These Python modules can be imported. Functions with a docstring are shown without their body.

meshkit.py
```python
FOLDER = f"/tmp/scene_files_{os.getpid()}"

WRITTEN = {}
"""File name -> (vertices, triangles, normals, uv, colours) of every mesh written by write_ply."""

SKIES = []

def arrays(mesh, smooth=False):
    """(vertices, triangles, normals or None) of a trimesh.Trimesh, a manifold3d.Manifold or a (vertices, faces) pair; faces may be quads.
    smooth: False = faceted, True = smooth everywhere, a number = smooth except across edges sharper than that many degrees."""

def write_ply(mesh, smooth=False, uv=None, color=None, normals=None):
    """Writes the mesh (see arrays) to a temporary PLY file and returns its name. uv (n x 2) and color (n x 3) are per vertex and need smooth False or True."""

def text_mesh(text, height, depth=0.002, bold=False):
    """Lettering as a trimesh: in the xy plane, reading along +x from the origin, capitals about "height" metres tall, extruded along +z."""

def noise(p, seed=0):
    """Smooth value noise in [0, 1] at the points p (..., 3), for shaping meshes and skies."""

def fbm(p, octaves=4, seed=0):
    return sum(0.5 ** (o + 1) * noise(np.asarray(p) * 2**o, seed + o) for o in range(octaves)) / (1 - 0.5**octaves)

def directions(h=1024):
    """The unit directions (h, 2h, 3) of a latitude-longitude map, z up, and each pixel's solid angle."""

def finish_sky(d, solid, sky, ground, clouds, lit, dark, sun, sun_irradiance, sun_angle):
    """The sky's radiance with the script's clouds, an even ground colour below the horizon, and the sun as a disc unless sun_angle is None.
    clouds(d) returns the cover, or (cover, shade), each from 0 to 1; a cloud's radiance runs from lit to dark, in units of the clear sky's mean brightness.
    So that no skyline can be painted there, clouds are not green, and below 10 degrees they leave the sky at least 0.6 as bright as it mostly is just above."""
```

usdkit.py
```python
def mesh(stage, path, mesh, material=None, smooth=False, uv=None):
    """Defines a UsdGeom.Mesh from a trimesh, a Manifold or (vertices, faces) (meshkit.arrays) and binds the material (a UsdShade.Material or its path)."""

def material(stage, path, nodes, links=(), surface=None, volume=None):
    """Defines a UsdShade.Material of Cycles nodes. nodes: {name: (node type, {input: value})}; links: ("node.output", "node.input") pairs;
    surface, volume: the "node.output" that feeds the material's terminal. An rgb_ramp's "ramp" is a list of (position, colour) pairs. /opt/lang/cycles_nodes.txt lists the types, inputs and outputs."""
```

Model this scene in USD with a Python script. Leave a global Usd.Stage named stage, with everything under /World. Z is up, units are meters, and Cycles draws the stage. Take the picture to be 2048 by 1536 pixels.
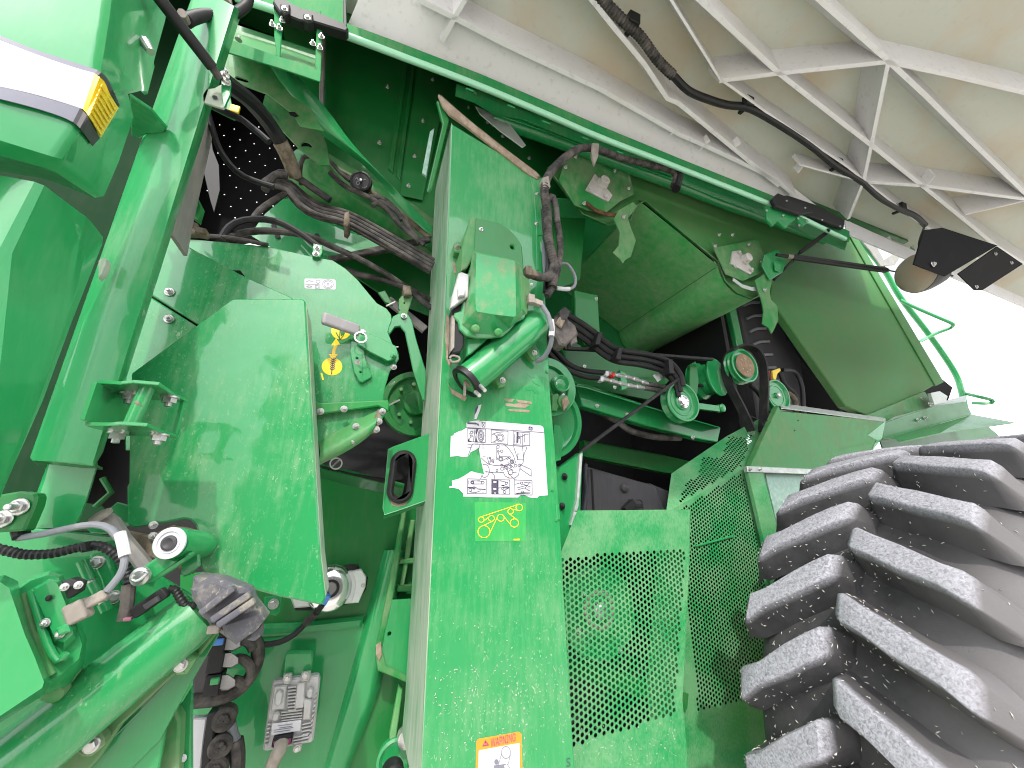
import math, random
from math import cos, sin, pi, radians, degrees, hypot, atan2
import numpy as np, trimesh, shapely, mapbox_earcut
from shapely.geometry import Polygon, LineString, Point, MultiPolygon
from shapely.ops import unary_union
from pxr import Usd, UsdGeom, UsdLux, UsdShade, Gf, Sdf
import usdkit, meshkit

random.seed(7); RNG = np.random.default_rng(7)
stage = Usd.Stage.CreateInMemory()
UsdGeom.SetStageUpAxis(stage, UsdGeom.Tokens.z); UsdGeom.SetStageMetersPerUnit(stage, 1.0)
world = UsdGeom.Xform.Define(stage, '/World'); stage.SetDefaultPrim(world.GetPrim())

# ------------------------------------------------------------------ camera
FPX, YAW, PITCH, EYE = 770.0, radians(21.0), radians(17.5), np.array([0, 0, 1.6])
RIGHT = np.array([cos(YAW), -sin(YAW), 0]); FWD = np.array([sin(YAW) * cos(PITCH), cos(YAW) * cos(PITCH), sin(PITCH)]); UP = np.cross(RIGHT, FWD)
EXPOSURE = 0.34
cam = UsdGeom.Camera.Define(stage, '/World/camera')
cam.CreateHorizontalApertureAttr(36.0); cam.CreateVerticalApertureAttr(27.0); cam.CreateFocalLengthAttr(FPX / 2048 * 36)
cam.CreateClippingRangeAttr(Gf.Vec2f(0.02, 2000)); cam.CreateExposureAttr(EXPOSURE)
M = np.eye(4); M[0, :3] = RIGHT; M[1, :3] = UP; M[2, :3] = -FWD; M[3, :3] = EYE
cam.AddTransformOp().Set(Gf.Matrix4d(*M.ravel().tolist()))

# ------------------------------------------------------------------ light
SUN = np.array([-0.30, -1.0, 1.15]); SUN /= np.linalg.norm(SUN)
sun = UsdLux.DistantLight.Define(stage, '/World/sun')
sun.CreateIntensityAttr(0.65); sun.CreateAngleAttr(1.2); sun.CreateColorAttr(Gf.Vec3f(1, .95, .87)); sun.GetPrim().CreateAttribute('inputs:normalize', Sdf.ValueTypeNames.Bool).Set(True)
zax = SUN; xax = np.cross([0, 0, 1], zax); xax /= np.linalg.norm(xax); yax = np.cross(zax, xax)
MS = np.eye(4); MS[0, :3] = xax; MS[1, :3] = yax; MS[2, :3] = zax
sun.AddTransformOp().Set(Gf.Matrix4d(*MS.ravel().tolist()))
SKY_STRENGTH, CLOUD = 0.14, 13.0
usdkit.material(stage, '/World/Looks/sky', {
    'sky': ('sky_texture', {'sky_type': 'single_scattering', 'sun_disc': False, 'sun_elevation': float(math.asin(SUN[2])), 'sun_rotation': float(atan2(SUN[0], SUN[1])), 'aerosol_density': 2.0}),
    'tc': ('texture_coordinate', {}), 'mp': ('mapping', {'scale': (1, 1, 2.2)}),
    'n': ('noise_texture', {'scale': 1.7, 'detail': 6.0, 'roughness': .55}),
    'rp': ('rgb_ramp', {'ramp': [(0, (.45,) * 3), (.42, (.6,) * 3), (.6, (1,) * 3), (1, (1,) * 3)]}),
    'cl': ('mix', {'color1': (0, 0, 0), 'color2': (CLOUD, CLOUD, CLOUD * 1.02)}),
    # thin cloud is brighter towards the sun
    'sd': ('normal', {'direction': tuple(SUN)}), 'sp': ('math', {'math_type': 'power', 'value2': 6.0}), 'sk': ('math', {'math_type': 'multiply_add', 'value2': 2.0, 'value3': 1.0}), 'sm': ('math', {'math_type': 'maximum', 'value2': 0.0}), 'gl': ('mix', {'mix_type': 'multiply', 'fac': 1.0}),
    'b': ('background_shader', {'strength': SKY_STRENGTH})},
    [('tc.generated', 'mp.vector'), ('mp.vector', 'n.vector'), ('n.fac', 'rp.fac'), ('rp.color', 'cl.fac'), ('sky.color', 'cl.color1'), ('cl.color', 'gl.color1'), ('tc.generated', 'sd.normal'), ('sd.dot', 'sm.value1'), ('sm.value', 'sp.value1'), ('sp.value', 'sk.value1'), ('sk.value', 'gl.color2'), ('gl.color', 'b.color')], surface='b.background')
dome = UsdLux.DomeLight.Define(stage, '/World/sky'); dome.CreateIntensityAttr(1.0)
UsdShade.MaterialBindingAPI.Apply(dome.GetPrim()).Bind(UsdShade.Material.Get(stage, '/World/Looks/sky'))
dome.GetPrim().SetCustomDataByKey('kind', 'structure'); dome.GetPrim().SetCustomDataByKey('label', 'bright white overcast sky behind the machine'); dome.GetPrim().SetCustomDataByKey('category', 'sky')

# ------------------------------------------------------------------ materials
def mat(name, nodes, links, surface='p.BSDF'):
    return usdkit.material(stage, '/World/Looks/' + name, nodes, links, surface=surface)

def paint(name, base, dust=(.36, .37, .27), amount=.5, lo=.45, hi=.75, patch=5.0, streak=(60, 60, 9), rough=.3, coat=.6, fleck=0.0, zr=None, metallic=0.0, updust=0.0, wav=.0, spec=.3):
    """Painted or plain metal with settled dust: broad patches times fine streaks, and pale chaff flecks."""
    N = {'g': ('geometry', {}), 'm': ('mapping', {'scale': streak}),
         'n1': ('noise_texture', {'scale': patch, 'detail': 5.0, 'roughness': .6}), 'n2': ('noise_texture', {'scale': 1.0, 'detail': 4.0, 'roughness': .65}),
         'a': ('math', {'math_type': 'multiply_add', 'value2': .6, 'value3': 0.0}), 'b': ('math', {'math_type': 'multiply_add', 'value2': .4}),
         'r': ('map_range', {'range_type': 'smoothstep', 'from_min': lo, 'from_max': hi, 'to_min': 0.0, 'to_max': amount, 'clamp': True}),
         'c': ('mix', {'color1': base, 'color2': dust}), 'ro': ('map_range', {'from_min': 0.0, 'from_max': .6, 'to_min': rough, 'to_max': .75, 'clamp': True}),
         'cw': ('map_range', {'from_min': 0.0, 'from_max': .45, 'to_min': coat, 'to_max': 0.0, 'clamp': True}),
         'p': ('principled_bsdf', {'metallic': metallic, 'coat_roughness': .05, 'coat_ior': 1.5, 'specular_ior_level': spec})}
    L = [('g.position', 'm.vector'), ('m.vector', 'n2.vector'), ('g.position', 'n1.vector'), ('n1.fac', 'a.value1'), ('n2.fac', 'b.value1'), ('a.value', 'b.value3'), ('b.value', 'r.value')]
    fac = 'r.result'
    if updust:
        N.update({'sx': ('separate_xyz', {}), 'ud': ('map_range', {'from_min': .15, 'from_max': .95, 'to_min': 0.0, 'to_max': updust, 'clamp': True}), 'ad': ('math', {'math_type': 'maximum'})})
        L += [('g.normal', 'sx.vector'), ('sx.z', 'ud.value'), ('ud.result', 'ad.value1'), (fac, 'ad.value2')]; fac = 'ad.value'
    if fleck:
        N.update({'fm': ('mapping', {'scale': (210, 210, 120), 'rotation': (.2, .4, .1)}), 'fn': ('noise_texture', {'scale': 1.0, 'detail': 2.0, 'roughness': .5, 'distortion': .8}),
                  'fr': ('map_range', {'from_min': .62, 'from_max': .70, 'to_min': 0.0, 'to_max': fleck, 'clamp': True}),
                  'pm': ('map_range', {'from_min': .40, 'from_max': .62, 'to_min': 0.0, 'to_max': 1.0, 'clamp': True}), 'fx': ('math', {'math_type': 'multiply'}), 'fy': ('math', {'math_type': 'maximum'})})
        L += [('g.position', 'fm.vector'), ('fm.vector', 'fn.vector'), ('fn.fac', 'fr.value'), ('n1.fac', 'pm.value'), ('fr.result', 'fx.value1')]
        m = 'pm.result'
        if zr:
            N.update({'fz': ('separate_xyz', {}), 'zm': ('map_range', {'from_min': zr[0], 'from_max': zr[1], 'to_min': 1.0, 'to_max': .05, 'clamp': True}), 'zq': ('math', {'math_type': 'multiply'})})
            L += [('g.position', 'fz.vector'), ('fz.z', 'zm.value'), ('zm.result', 'zq.value1'), (m, 'zq.value2')]; m = 'zq.value'
        L += [(m, 'fx.value2'), ('fx.value', 'fy.value1'), (fac, 'fy.value2')]; fac = 'fy.value'
    L += [(fac, 'c.fac'), ('c.color', 'p.base_color'), (fac, 'ro.value'), ('ro.result', 'p.roughness'), (fac, 'cw.value'), ('cw.result', 'p.coat_weight')]
    if wav:
        N.update({'wn': ('noise_texture', {'scale': 7.0, 'detail': 2.0}), 'bp': ('bump', {'strength': wav, 'distance': .02})})
        L += [('g.position', 'wn.vector'), ('wn.fac', 'bp.height'), ('bp.normal', 'p.normal'), ('bp.normal', 'p.coat_normal')]
    return mat(name, N, L)

GR = (.013, .212, .060)
green = paint('green_paint', GR, dust=(.30,.40,.26), amount=.14, lo=.45, hi=.8, rough=.3, coat=.8, wav=.12)
green_post = paint('green_paint_post', GR, dust=(.30,.42,.28), amount=.25, lo=.45, hi=.75, patch=6, streak=(60, 60, 9), rough=.35, coat=.35)
green_streak = paint('green_paint_streaked', GR, dust=(.34,.43,.29), amount=.36, lo=.46, hi=.72, patch=7, streak=(75, 75, 11), rough=.3, coat=.9, fleck=.6, wav=.15)
green_elev = paint('green_paint_chaff', GR, dust=(.34,.43,.29), amount=.32, lo=.42, hi=.75, patch=5, streak=(90, 90, 14), rough=.33, coat=.8, fleck=1.0, zr=(1.15, 1.75), wav=.12)
green_dust = paint('green_paint_dusty', (.010, .19, .038), dust=(.25, .28, .18), amount=.6, lo=.36, hi=.66, patch=4, streak=(30, 30, 14), rough=.45, coat=.25, updust=.3)
green_matte = paint('green_paint_matte', GR, dust=(.20, .26, .15), amount=.5, lo=.4, hi=.75, patch=6, rough=.6, coat=0, spec=.12)
gap_shade = paint('painted_gap_shade', (.005, .030, .010), dust=(.03, .05, .03), amount=.4, rough=.7, coat=0, spec=.1)  # near-black green: shade of the gap behind the post put into the colour
green_film = paint('green_paint_dull', (.022, .28, .055), dust=(.26, .32, .20), amount=.8, lo=.25, hi=.75, patch=2.2, streak=(25, 25, 25), rough=.5, coat=.2)
green_tank = paint('green_paint_tank', (.028, .33, .07), dust=(.34, .40, .26), amount=.7, lo=.30, hi=.8, patch=2.0, streak=(25, 25, 25), rough=.5, coat=.2)
green_olive = paint('green_paint_olive', (.022, .18, .036), dust=(.15, .19, .10), amount=.6, lo=.25, hi=.75, patch=2.2, streak=(25, 25, 25), rough=.55, coat=.1)
lip_sheen = paint('painted_lip_sheen', (.30, .62, .42), amount=.2, rough=.3, coat=.5)  # green lip painted pale mint so its bright highlight is in the colour
green_muddy = paint('green_paint_muddy', GR, dust=(.30, .27, .19), amount=.55, lo=.46, hi=.62, patch=9, streak=(40, 40, 30), rough=.35, coat=.5)
bearing_grey = paint('bearing_grey', (.50, .48, .46), dust=(.36, .32, .27), amount=.6, lo=.45, hi=.7, patch=30, rough=.5, coat=0, metallic=.2)
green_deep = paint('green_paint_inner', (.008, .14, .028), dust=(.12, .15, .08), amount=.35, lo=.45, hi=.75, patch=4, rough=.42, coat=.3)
green_side = paint('green_paint_grey_film', (.06, .24, .10), dust=(.40, .43, .36), amount=.85, lo=.3, hi=.62, patch=2, streak=(120, 40, 4), rough=.5, coat=.25)
green_guard = paint('green_paint_guard', GR, dust=(.27, .40, .24), amount=.36, lo=.36, hi=.62, patch=7, streak=(170, 170, 90), rough=.35, coat=.7, fleck=.7)
film = paint('clear_film', (.035, .30, .075), amount=.25, rough=.2, coat=.8)
steel = paint('zinc_steel', (.48, .48, .47), dust=(.30, .27, .22), amount=.5, lo=.5, hi=.8, patch=40, rough=.3, coat=0, metallic=.85)
galvgreen = paint('zinc_primer', (.22, .36, .30), dust=(.42, .52, .48), amount=.6, lo=.4, hi=.65, patch=50, streak=(50, 50, 50), rough=.4, coat=.1, metallic=.3)
galv = paint('galvanised', (.50, .54, .52), dust=(.6, .63, .6), amount=.6, lo=.4, hi=.6, patch=60, streak=(50, 50, 50), rough=.38, coat=0, metallic=.8)
cast = paint('dusty_casting', (.20, .18, .155), dust=(.34, .30, .26), amount=.7, lo=.4, hi=.65, patch=30, rough=.6, coat=0)
alu = paint('cast_aluminium', (.42, .42, .43), dust=(.36, .33, .27), amount=.7, lo=.45, hi=.7, patch=25, rough=.5, coat=0, metallic=.35)
black = paint('black_rubber', (.009, .009, .010), dust=(.10, .09, .075), amount=.25, lo=.5, hi=.8, patch=14, streak=(40, 40, 40), rough=.5, coat=0, spec=.35)
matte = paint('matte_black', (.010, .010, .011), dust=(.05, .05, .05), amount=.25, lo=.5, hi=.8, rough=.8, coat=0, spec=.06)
blackdusty = paint('dusty_rubber', (.018, .017, .017), dust=(.17, .15, .135), amount=.6, lo=.38, hi=.66, patch=16, streak=(40, 40, 40), rough=.6, coat=0)
plastic = paint('black_plastic', (.010, .010, .011), dust=(.09, .085, .08), amount=.25, lo=.5, hi=.8, patch=8, rough=.5, coat=0, spec=.3)
cover = paint('dark_grey_plastic', (.045, .043, .048), dust=(.12, .11, .10), amount=.4, lo=.4, hi=.8, patch=4, rough=.5, coat=0)
grey = paint('grey_plastic', (.26, .25, .26), dust=(.40, .36, .32), amount=.6, lo=.5, hi=.7, patch=20, rough=.55, coat=0, fleck=.9)
greymotor = paint('muddy_plastic', (.075, .075, .088), dust=(.30, .27, .21), amount=.6, lo=.48, hi=.66, patch=22, streak=(60, 60, 60), rough=.55, coat=0, fleck=.9)
tan = paint('dried_mud_seal', (.22, .165, .12), dust=(.34, .275, .21), amount=.7, lo=.4, hi=.6, patch=40, rough=.85, coat=0)
mud = paint('mud', (.11, .088, .062), dust=(.25, .21, .16), amount=.8, lo=.4, hi=.65, patch=30, rough=.9, coat=0)
rust = paint('rusty_steel', (.06, .028, .014), dust=(.16, .08, .03), amount=.8, lo=.4, hi=.7, patch=25, rough=.8, coat=0)
white = paint('white_vinyl', (.50, .50, .53), dust=(.5, .48, .45), amount=.35, lo=.55, hi=.75, patch=30, rough=.4, coat=.2)
cablegrey = paint('grey_cable', (.16, .17, .19), dust=(.34, .31, .27), amount=.5, lo=.5, hi=.7, patch=20, rough=.5, coat=0)
ink = paint('printed_ink', (.06, .05, .09), amount=.15, rough=.5, coat=0)
yellow = paint('yellow_print', (.80, .56, .02), amount=.2, lo=.55, hi=.8, rough=.4, coat=.3)
orange = paint('orange_print', (.82, .24, .02), amount=.15, lo=.55, hi=.8, rough=.4, coat=.3)
stripe_grey = paint('grey_stripe', (.15, .15, .19), amount=.1, rough=.35, coat=.5)
belt = paint('drive_belt', (.012, .012, .013), dust=(.07, .065, .06), amount=.45, lo=.4, hi=.7, patch=12, rough=.6, coat=0)
brown = paint('rusty_hub', (.20, .13, .08), dust=(.3, .22, .14), amount=.6, lo=.4, hi=.6, patch=40, rough=.7, coat=0)
maroon = paint('maroon_connector', (.22, .03, .12), amount=.5, rough=.5, coat=0)
redp = paint('red_plastic', (.5, .01, .01), amount=.1, rough=.4, coat=.2)
bluep = paint('blue_plastic', (.05, .16, .42), amount=.3, rough=.4, coat=.2)
brace_grey = paint('grey_paint', (.20, .19, .19), dust=(.33, .30, .26), amount=.8, lo=.4, hi=.65, patch=9, rough=.5, coat=.1)
navy = paint('dark_hose', (.02, .022, .035), amount=.1, rough=.45, coat=.1)
chrome = mat('chrome', {'p': ('principled_bsdf', {'base_color': (.75, .76, .78), 'metallic': 1.0, 'roughness': .14})}, [])
straw = mat('straw', {'oi': ('geometry', {}), 'c': ('rgb_ramp', {'ramp': [(0, (.50, .49, .44)), (.5, (.66, .66, .62)), (1, (.80, .81, .80))]}), 'p': ('principled_bsdf', {'roughness': .7})}, [('oi.random_per_island', 'c.fac'), ('c.color', 'p.base_color')])
lens_clear = mat('lens', {'p': ('principled_bsdf', {'base_color': (.66, .60, .48), 'roughness': .22, 'transmission_weight': .5, 'ior': 1.12}), 'g': ('geometry', {}), 'w': ('noise_texture', {'scale': 160.0}), 'b': ('bump', {'strength': .5, 'distance': .002})}, [('g.position', 'w.vector'), ('w.fac', 'b.height'), ('b.normal', 'p.normal')])
amber = mat('amber', {'p': ('principled_bsdf', {'base_color': (.75, .30, .02), 'roughness': .25})}, [])
# the panel's pale moulded underside lets a little daylight through
def panel_mat(name, base, stain, lo, hi, tr):
    return mat(name, {'g': ('geometry', {}), 'n': ('noise_texture', {'scale': 1.7, 'detail': 5.0, 'roughness': .6}), 'r': ('map_range', {'from_min': lo, 'from_max': hi, 'to_min': 0.0, 'to_max': .8, 'clamp': True}),
        'n2': ('noise_texture', {'scale': 45.0, 'detail': 3.0}), 'r2': ('map_range', {'from_min': .58, 'from_max': .72, 'to_min': 0.0, 'to_max': .3, 'clamp': True}),
        'c': ('mix', {'color1': base, 'color2': stain}), 'c2': ('mix', {'color2': (.42, .40, .38)}), 'p': ('principled_bsdf', {'roughness': .5}), 't': ('translucent_bsdf', {'color': (.78, .80, .72)}), 'x': ('mix_closure', {'fac': tr})},
        [('g.position', 'n.vector'), ('n.fac', 'r.value'), ('r.result', 'c.fac'), ('g.position', 'n2.vector'), ('n2.fac', 'r2.value'), ('c.color', 'c2.color1'), ('r2.result', 'c2.fac'), ('c2.color', 'p.base_color'), ('p.BSDF', 'x.closure1'), ('t.BSDF', 'x.closure2')], 'x.closure')
panel_skin = panel_mat('panel_skin', (.60, .61, .57), (.58, .43, .29), .48, .70, .34)
panel_rib = panel_mat('panel_rib', (.82, .81, .84), (.72, .64, .56), .55, .78, .2)
panel_shell = mat('panel_shell', {'p': ('principled_bsdf', {'base_color': GR, 'roughness': .3}), 't': ('translucent_bsdf', {'color': (.80, .82, .66)}), 'x': ('mix_closure', {'fac': .42})}, [('p.BSDF', 'x.closure1'), ('t.BSDF', 'x.closure2')], 'x.closure')
# tyre rubber: pale scuffed dust on the lug crowns, darker between
XW, ZW, RW = 2.015, .87, .95
tyre_mat = mat('tyre_rubber', {'g': ('geometry', {}), 's': ('separate_xyz', {}), 'dx': ('math', {'math_type': 'subtract', 'value2': XW}), 'dz': ('math', {'math_type': 'subtract', 'value2': ZW}),
    'x2': ('math', {'math_type': 'multiply'}), 'z2': ('math', {'math_type': 'multiply_add'}), 'r': ('math', {'math_type': 'sqrt'}),
    'top': ('map_range', {'from_min': RW - .030, 'from_max': RW - .004, 'to_min': 0.0, 'to_max': 1.0, 'clamp': True}),
    'n': ('noise_texture', {'scale': 150.0, 'detail': 5.0, 'roughness': .7, 'distortion': .8}), 'nr': ('map_range', {'from_min': .30, 'from_max': .60, 'to_min': .15, 'to_max': 1.0, 'clamp': True}), 'tm': ('math', {'math_type': 'multiply'}),
    'd': ('noise_texture', {'scale': 6.0, 'detail': 5.0, 'roughness': .65}), 'dr': ('map_range', {'from_min': .35, 'from_max': .7, 'to_min': 0.0, 'to_max': .85, 'clamp': True}),
    'oy': ('map_range', {'range_type': 'smoothstep', 'from_min': .72, 'from_max': .44, 'to_min': 0.0, 'to_max': .8, 'clamp': True}), 'c3': ('mix', {'color2': (.135, .128, .132)}),
    'c1': ('mix', {'color1': (.020, .019, .021), 'color2': (.078, .075, .077)}), 'c2': ('mix', {'color2': (.33, .33, .37)}), 'p': ('principled_bsdf', {'roughness': .72}), 'b': ('bump', {'strength': .3, 'distance': .004})},
    [('g.position', 's.vector'), ('s.x', 'dx.value1'), ('s.z', 'dz.value1'), ('dx.value', 'x2.value1'), ('dx.value', 'x2.value2'), ('dz.value', 'z2.value1'), ('dz.value', 'z2.value2'), ('x2.value', 'z2.value3'), ('z2.value', 'r.value1'), ('r.value', 'top.value'),
     ('g.position', 'n.vector'), ('n.fac', 'nr.value'), ('top.result', 'tm.value1'), ('nr.result', 'tm.value2'), ('g.position', 'd.vector'), ('d.fac', 'dr.value'), ('dr.result', 'c1.fac'), ('s.y', 'oy.value'), ('oy.result', 'c3.fac'), ('c1.color', 'c3.color1'), ('c3.color', 'c2.color1'), ('tm.value', 'c2.fac'), ('c2.color', 'p.base_color'), ('n.fac', 'b.height'), ('b.normal', 'p.normal')])
ground_mat = mat('ground', {'g': ('geometry', {}), 'n': ('noise_texture', {'scale': .8, 'detail': 8.0, 'roughness': .7}), 'c': ('rgb_ramp', {'ramp': [(.3, (.34, .32, .28)), (.5, (.48, .46, .41)), (.7, (.60, .57, .52))]}), 'p': ('principled_bsdf', {'roughness': .9})}, [('g.position', 'n.vector'), ('n.fac', 'c.fac'), ('c.color', 'p.base_color')])

# ------------------------------------------------------------------ placing: a picture point is turned into a point of a plane of the machine
def pp(s): return [tuple(float(a) for a in q.split(',')) for q in s.split()]
def ray(px, py): return FWD + RIGHT * (px - 1024) / FPX - UP * (py - 768) / FPX
def at(px, py, y): d = ray(px, py); return EYE + d * (y / d[1])
class Plane:
    """A flat sheet's frame: origin, unit normal towards the viewer."""
    def __init__(s, o, n, u=None):
        s.o = np.asarray(o, float); s.n = np.asarray(n, float) / np.linalg.norm(n)
        u = np.array([1.0, 0, 0]) if u is None else np.asarray(u, float); u = u - s.n * (u @ s.n); s.u = u / np.linalg.norm(u); s.v = np.cross(s.n, s.u)
    def uv(s, px, py): p = s.hit(px, py) - s.o; return (p @ s.u, p @ s.v)
    def hit(s, px, py): d = ray(px, py); return EYE + d * (((s.o - EYE) @ s.n) / (d @ s.n))
    def lift(s, h): return Plane(s.o + s.n * h, s.n, s.u)
def YP(y): return Plane((0, y, 0), (0, -1, 0))
def P3(a, b, c):
    n = np.cross(b - a, c - a); n /= np.linalg.norm(n)
    if n @ (EYE - a) < 0: n = -n
    return Plane(a, n, (1, 0, 0) if abs(n[0]) < .9 else (0, 0, 1))
def inset(r, b):
    r = np.asarray(r); a = np.roll(r, 1, 0); c = np.roll(r, -1, 0)
    e1 = r - a; e2 = c - r; e1 /= np.maximum(np.linalg.norm(e1, axis=1, keepdims=True), 1e-9); e2 /= np.maximum(np.linalg.norm(e2, axis=1, keepdims=True), 1e-9)
    n1 = np.stack([-e1[:, 1], e1[:, 0]], 1); n2 = np.stack([-e2[:, 1], e2[:, 0]], 1); m = n1 + n2
    m /= np.maximum((m * n1).sum(1, keepdims=True), .35); return r + m * b
def slab(poly, pl, t, bevel=.0012):
    """A sheet or block with the outline poly (metres in the plane), front face in the plane, t thick, chamfered edge."""
    out = []
    for g in getattr(poly, 'geoms', [poly]):
        if g.is_empty or g.area < 1e-8: continue
        g = shapely.geometry.polygon.orient(g, 1.0)
        rings = [np.array(r.coords)[:-1] for r in [g.exterior, *g.interiors]]
        V = np.vstack(rings); ends = np.cumsum([len(r) for r in rings]); n = len(V)
        tri = np.asarray(mapbox_earcut.triangulate_float64(V, ends.astype(np.uint32))).reshape(-1, 3).astype(int)
        a, b, c = V[tri[:, 0]], V[tri[:, 1]], V[tri[:, 2]]
        cr = (b - a)[:, 0] * (c - a)[:, 1] - (b - a)[:, 1] * (c - a)[:, 0]
        tri[cr < 0] = tri[cr < 0][:, ::-1]
        bv = min(bevel, t * .4); layers = []
        if bv > 0: layers = [(np.vstack([inset(r, bv) for r in rings]), 0.0), (V, bv), (V, t)]
        else: layers = [(V, 0.0), (V, t)]
        P = np.vstack([pl.o + v[:, :1] * pl.u + v[:, 1:] * pl.v - pl.n * d for v, d in layers])
        F = [tri, tri[:, ::-1] + (len(layers) - 1) * n]; s = 0
        for r in rings:
            i = np.arange(len(r)) + s; j = np.roll(i, -1); s += len(r)
            for k in range(len(layers) - 1):
                F += [np.stack([i + k * n, i + (k + 1) * n, j + (k + 1) * n], 1), np.stack([i + k * n, j + (k + 1) * n, j + k * n], 1)]
        out.append(trimesh.Trimesh(P, np.vstack(F), process=False))
    return trimesh.util.concatenate(out)
def outline(px, pl, corner=0.0, holes=()):
    g = Polygon([pl.uv(*p) for p in (pp(px) if isinstance(px, str) else px)])
    if not g.is_valid: g = g.buffer(0)
    if corner: g = g.buffer(-corner, quad_segs=4).buffer(2 * corner, quad_segs=4).buffer(-corner, quad_segs=4).simplify(corner * .03)
    for h in holes: g = g.difference(h)
    return g
def plate(px, y, t=.004, bevel=.0012, corner=0.0, holes=()):
    pl = y if isinstance(y, Plane) else YP(y)
    return slab(outline(px, pl, corner, holes), pl, t, bevel)
def hole(px, py, r, y, n=10):
    pl = y if isinstance(y, Plane) else YP(y); return Point(*pl.uv(px, py)).buffer(r, quad_segs=max(2, n // 4))
def spline(pts, step):
    P = np.asarray(pts, float)
    if len(P) < 3: return P
    A = np.vstack([2 * P[0] - P[1], P, 2 * P[-1] - P[-2]]); out = []
    for i in range(1, len(A) - 2):
        n = max(2, int(np.linalg.norm(A[i + 1] - A[i]) / step))
        for t in np.arange(n) / n:
            out.append(.5 * ((2 * A[i]) + (-A[i - 1] + A[i + 1]) * t + (2 * A[i - 1] - 5 * A[i] + 4 * A[i + 1] - A[i + 2]) * t * t + (-A[i - 1] + 3 * A[i] - 3 * A[i + 1] + A[i + 2]) * t ** 3))
    return np.array(out + [P[-1]])
def sweep(C, rad, n=10):
    C = np.asarray(C, float); T = np.gradient(C, axis=0); T /= np.linalg.norm(T, axis=1, keepdims=True)
    a = np.cross(T[0], [0, 0, 1.0]); a = np.cross(T[0], [1.0, 0, 0]) if np.linalg.norm(a) < .1 else a; a /= np.linalg.norm(a)
    rad = np.broadcast_to(rad, len(C)); V = []; th = np.arange(n) / n * 2 * pi
    for c, t, r in zip(C, T, rad):
        a = a - t * (a @ t); a /= np.linalg.norm(a); b = np.cross(t, a)
        V.append(c + r * (np.cos(th)[:, None] * a + np.sin(th)[:, None] * b))
    V = np.vstack(V + [C[:1], C[-1:]]); F = []; m = len(C); i = np.arange(n); j = (i + 1) % n
    for k in range(m - 1): F += [np.stack([i + k * n, j + k * n, j + k * n + n], 1), np.stack([i + k * n, j + k * n + n, i + k * n + n], 1)]
    F += [np.stack([j, i, np.full(n, m * n)], 1), np.stack([i + (m - 1) * n, j + (m - 1) * n, np.full(n, m * n + 1)], 1)]
    return trimesh.Trimesh(V, np.vstack(F), process=False)
def pts3(s, y=None):
    """'px,py[,depth] ...' -> points; a missing depth is y, or between y[0] and y[1] along the way."""
    q = pp(s); k = len(q); o = []
    for i, p in enumerate(q):
        d = p[2] if len(p) > 2 else (y[0] + (y[1] - y[0]) * i / max(1, k - 1) if isinstance(y, tuple) else y); o.append(at(p[0], p[1], d))
    return o
def tube(s, r, y=None, n=10, step=.02, ribs=0.0, straight=False):
    P = pts3(s, y) if isinstance(s, str) else s
    if ribs:
        C = spline(P, ribs / 2); rr = np.where(np.arange(len(C)) % 2 == 0, r, r * .82)
        return sweep(C, rr, n)
    if straight: return sweep(np.array(P, float), r, n)
    return sweep(spline(P, step), r, n)
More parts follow.
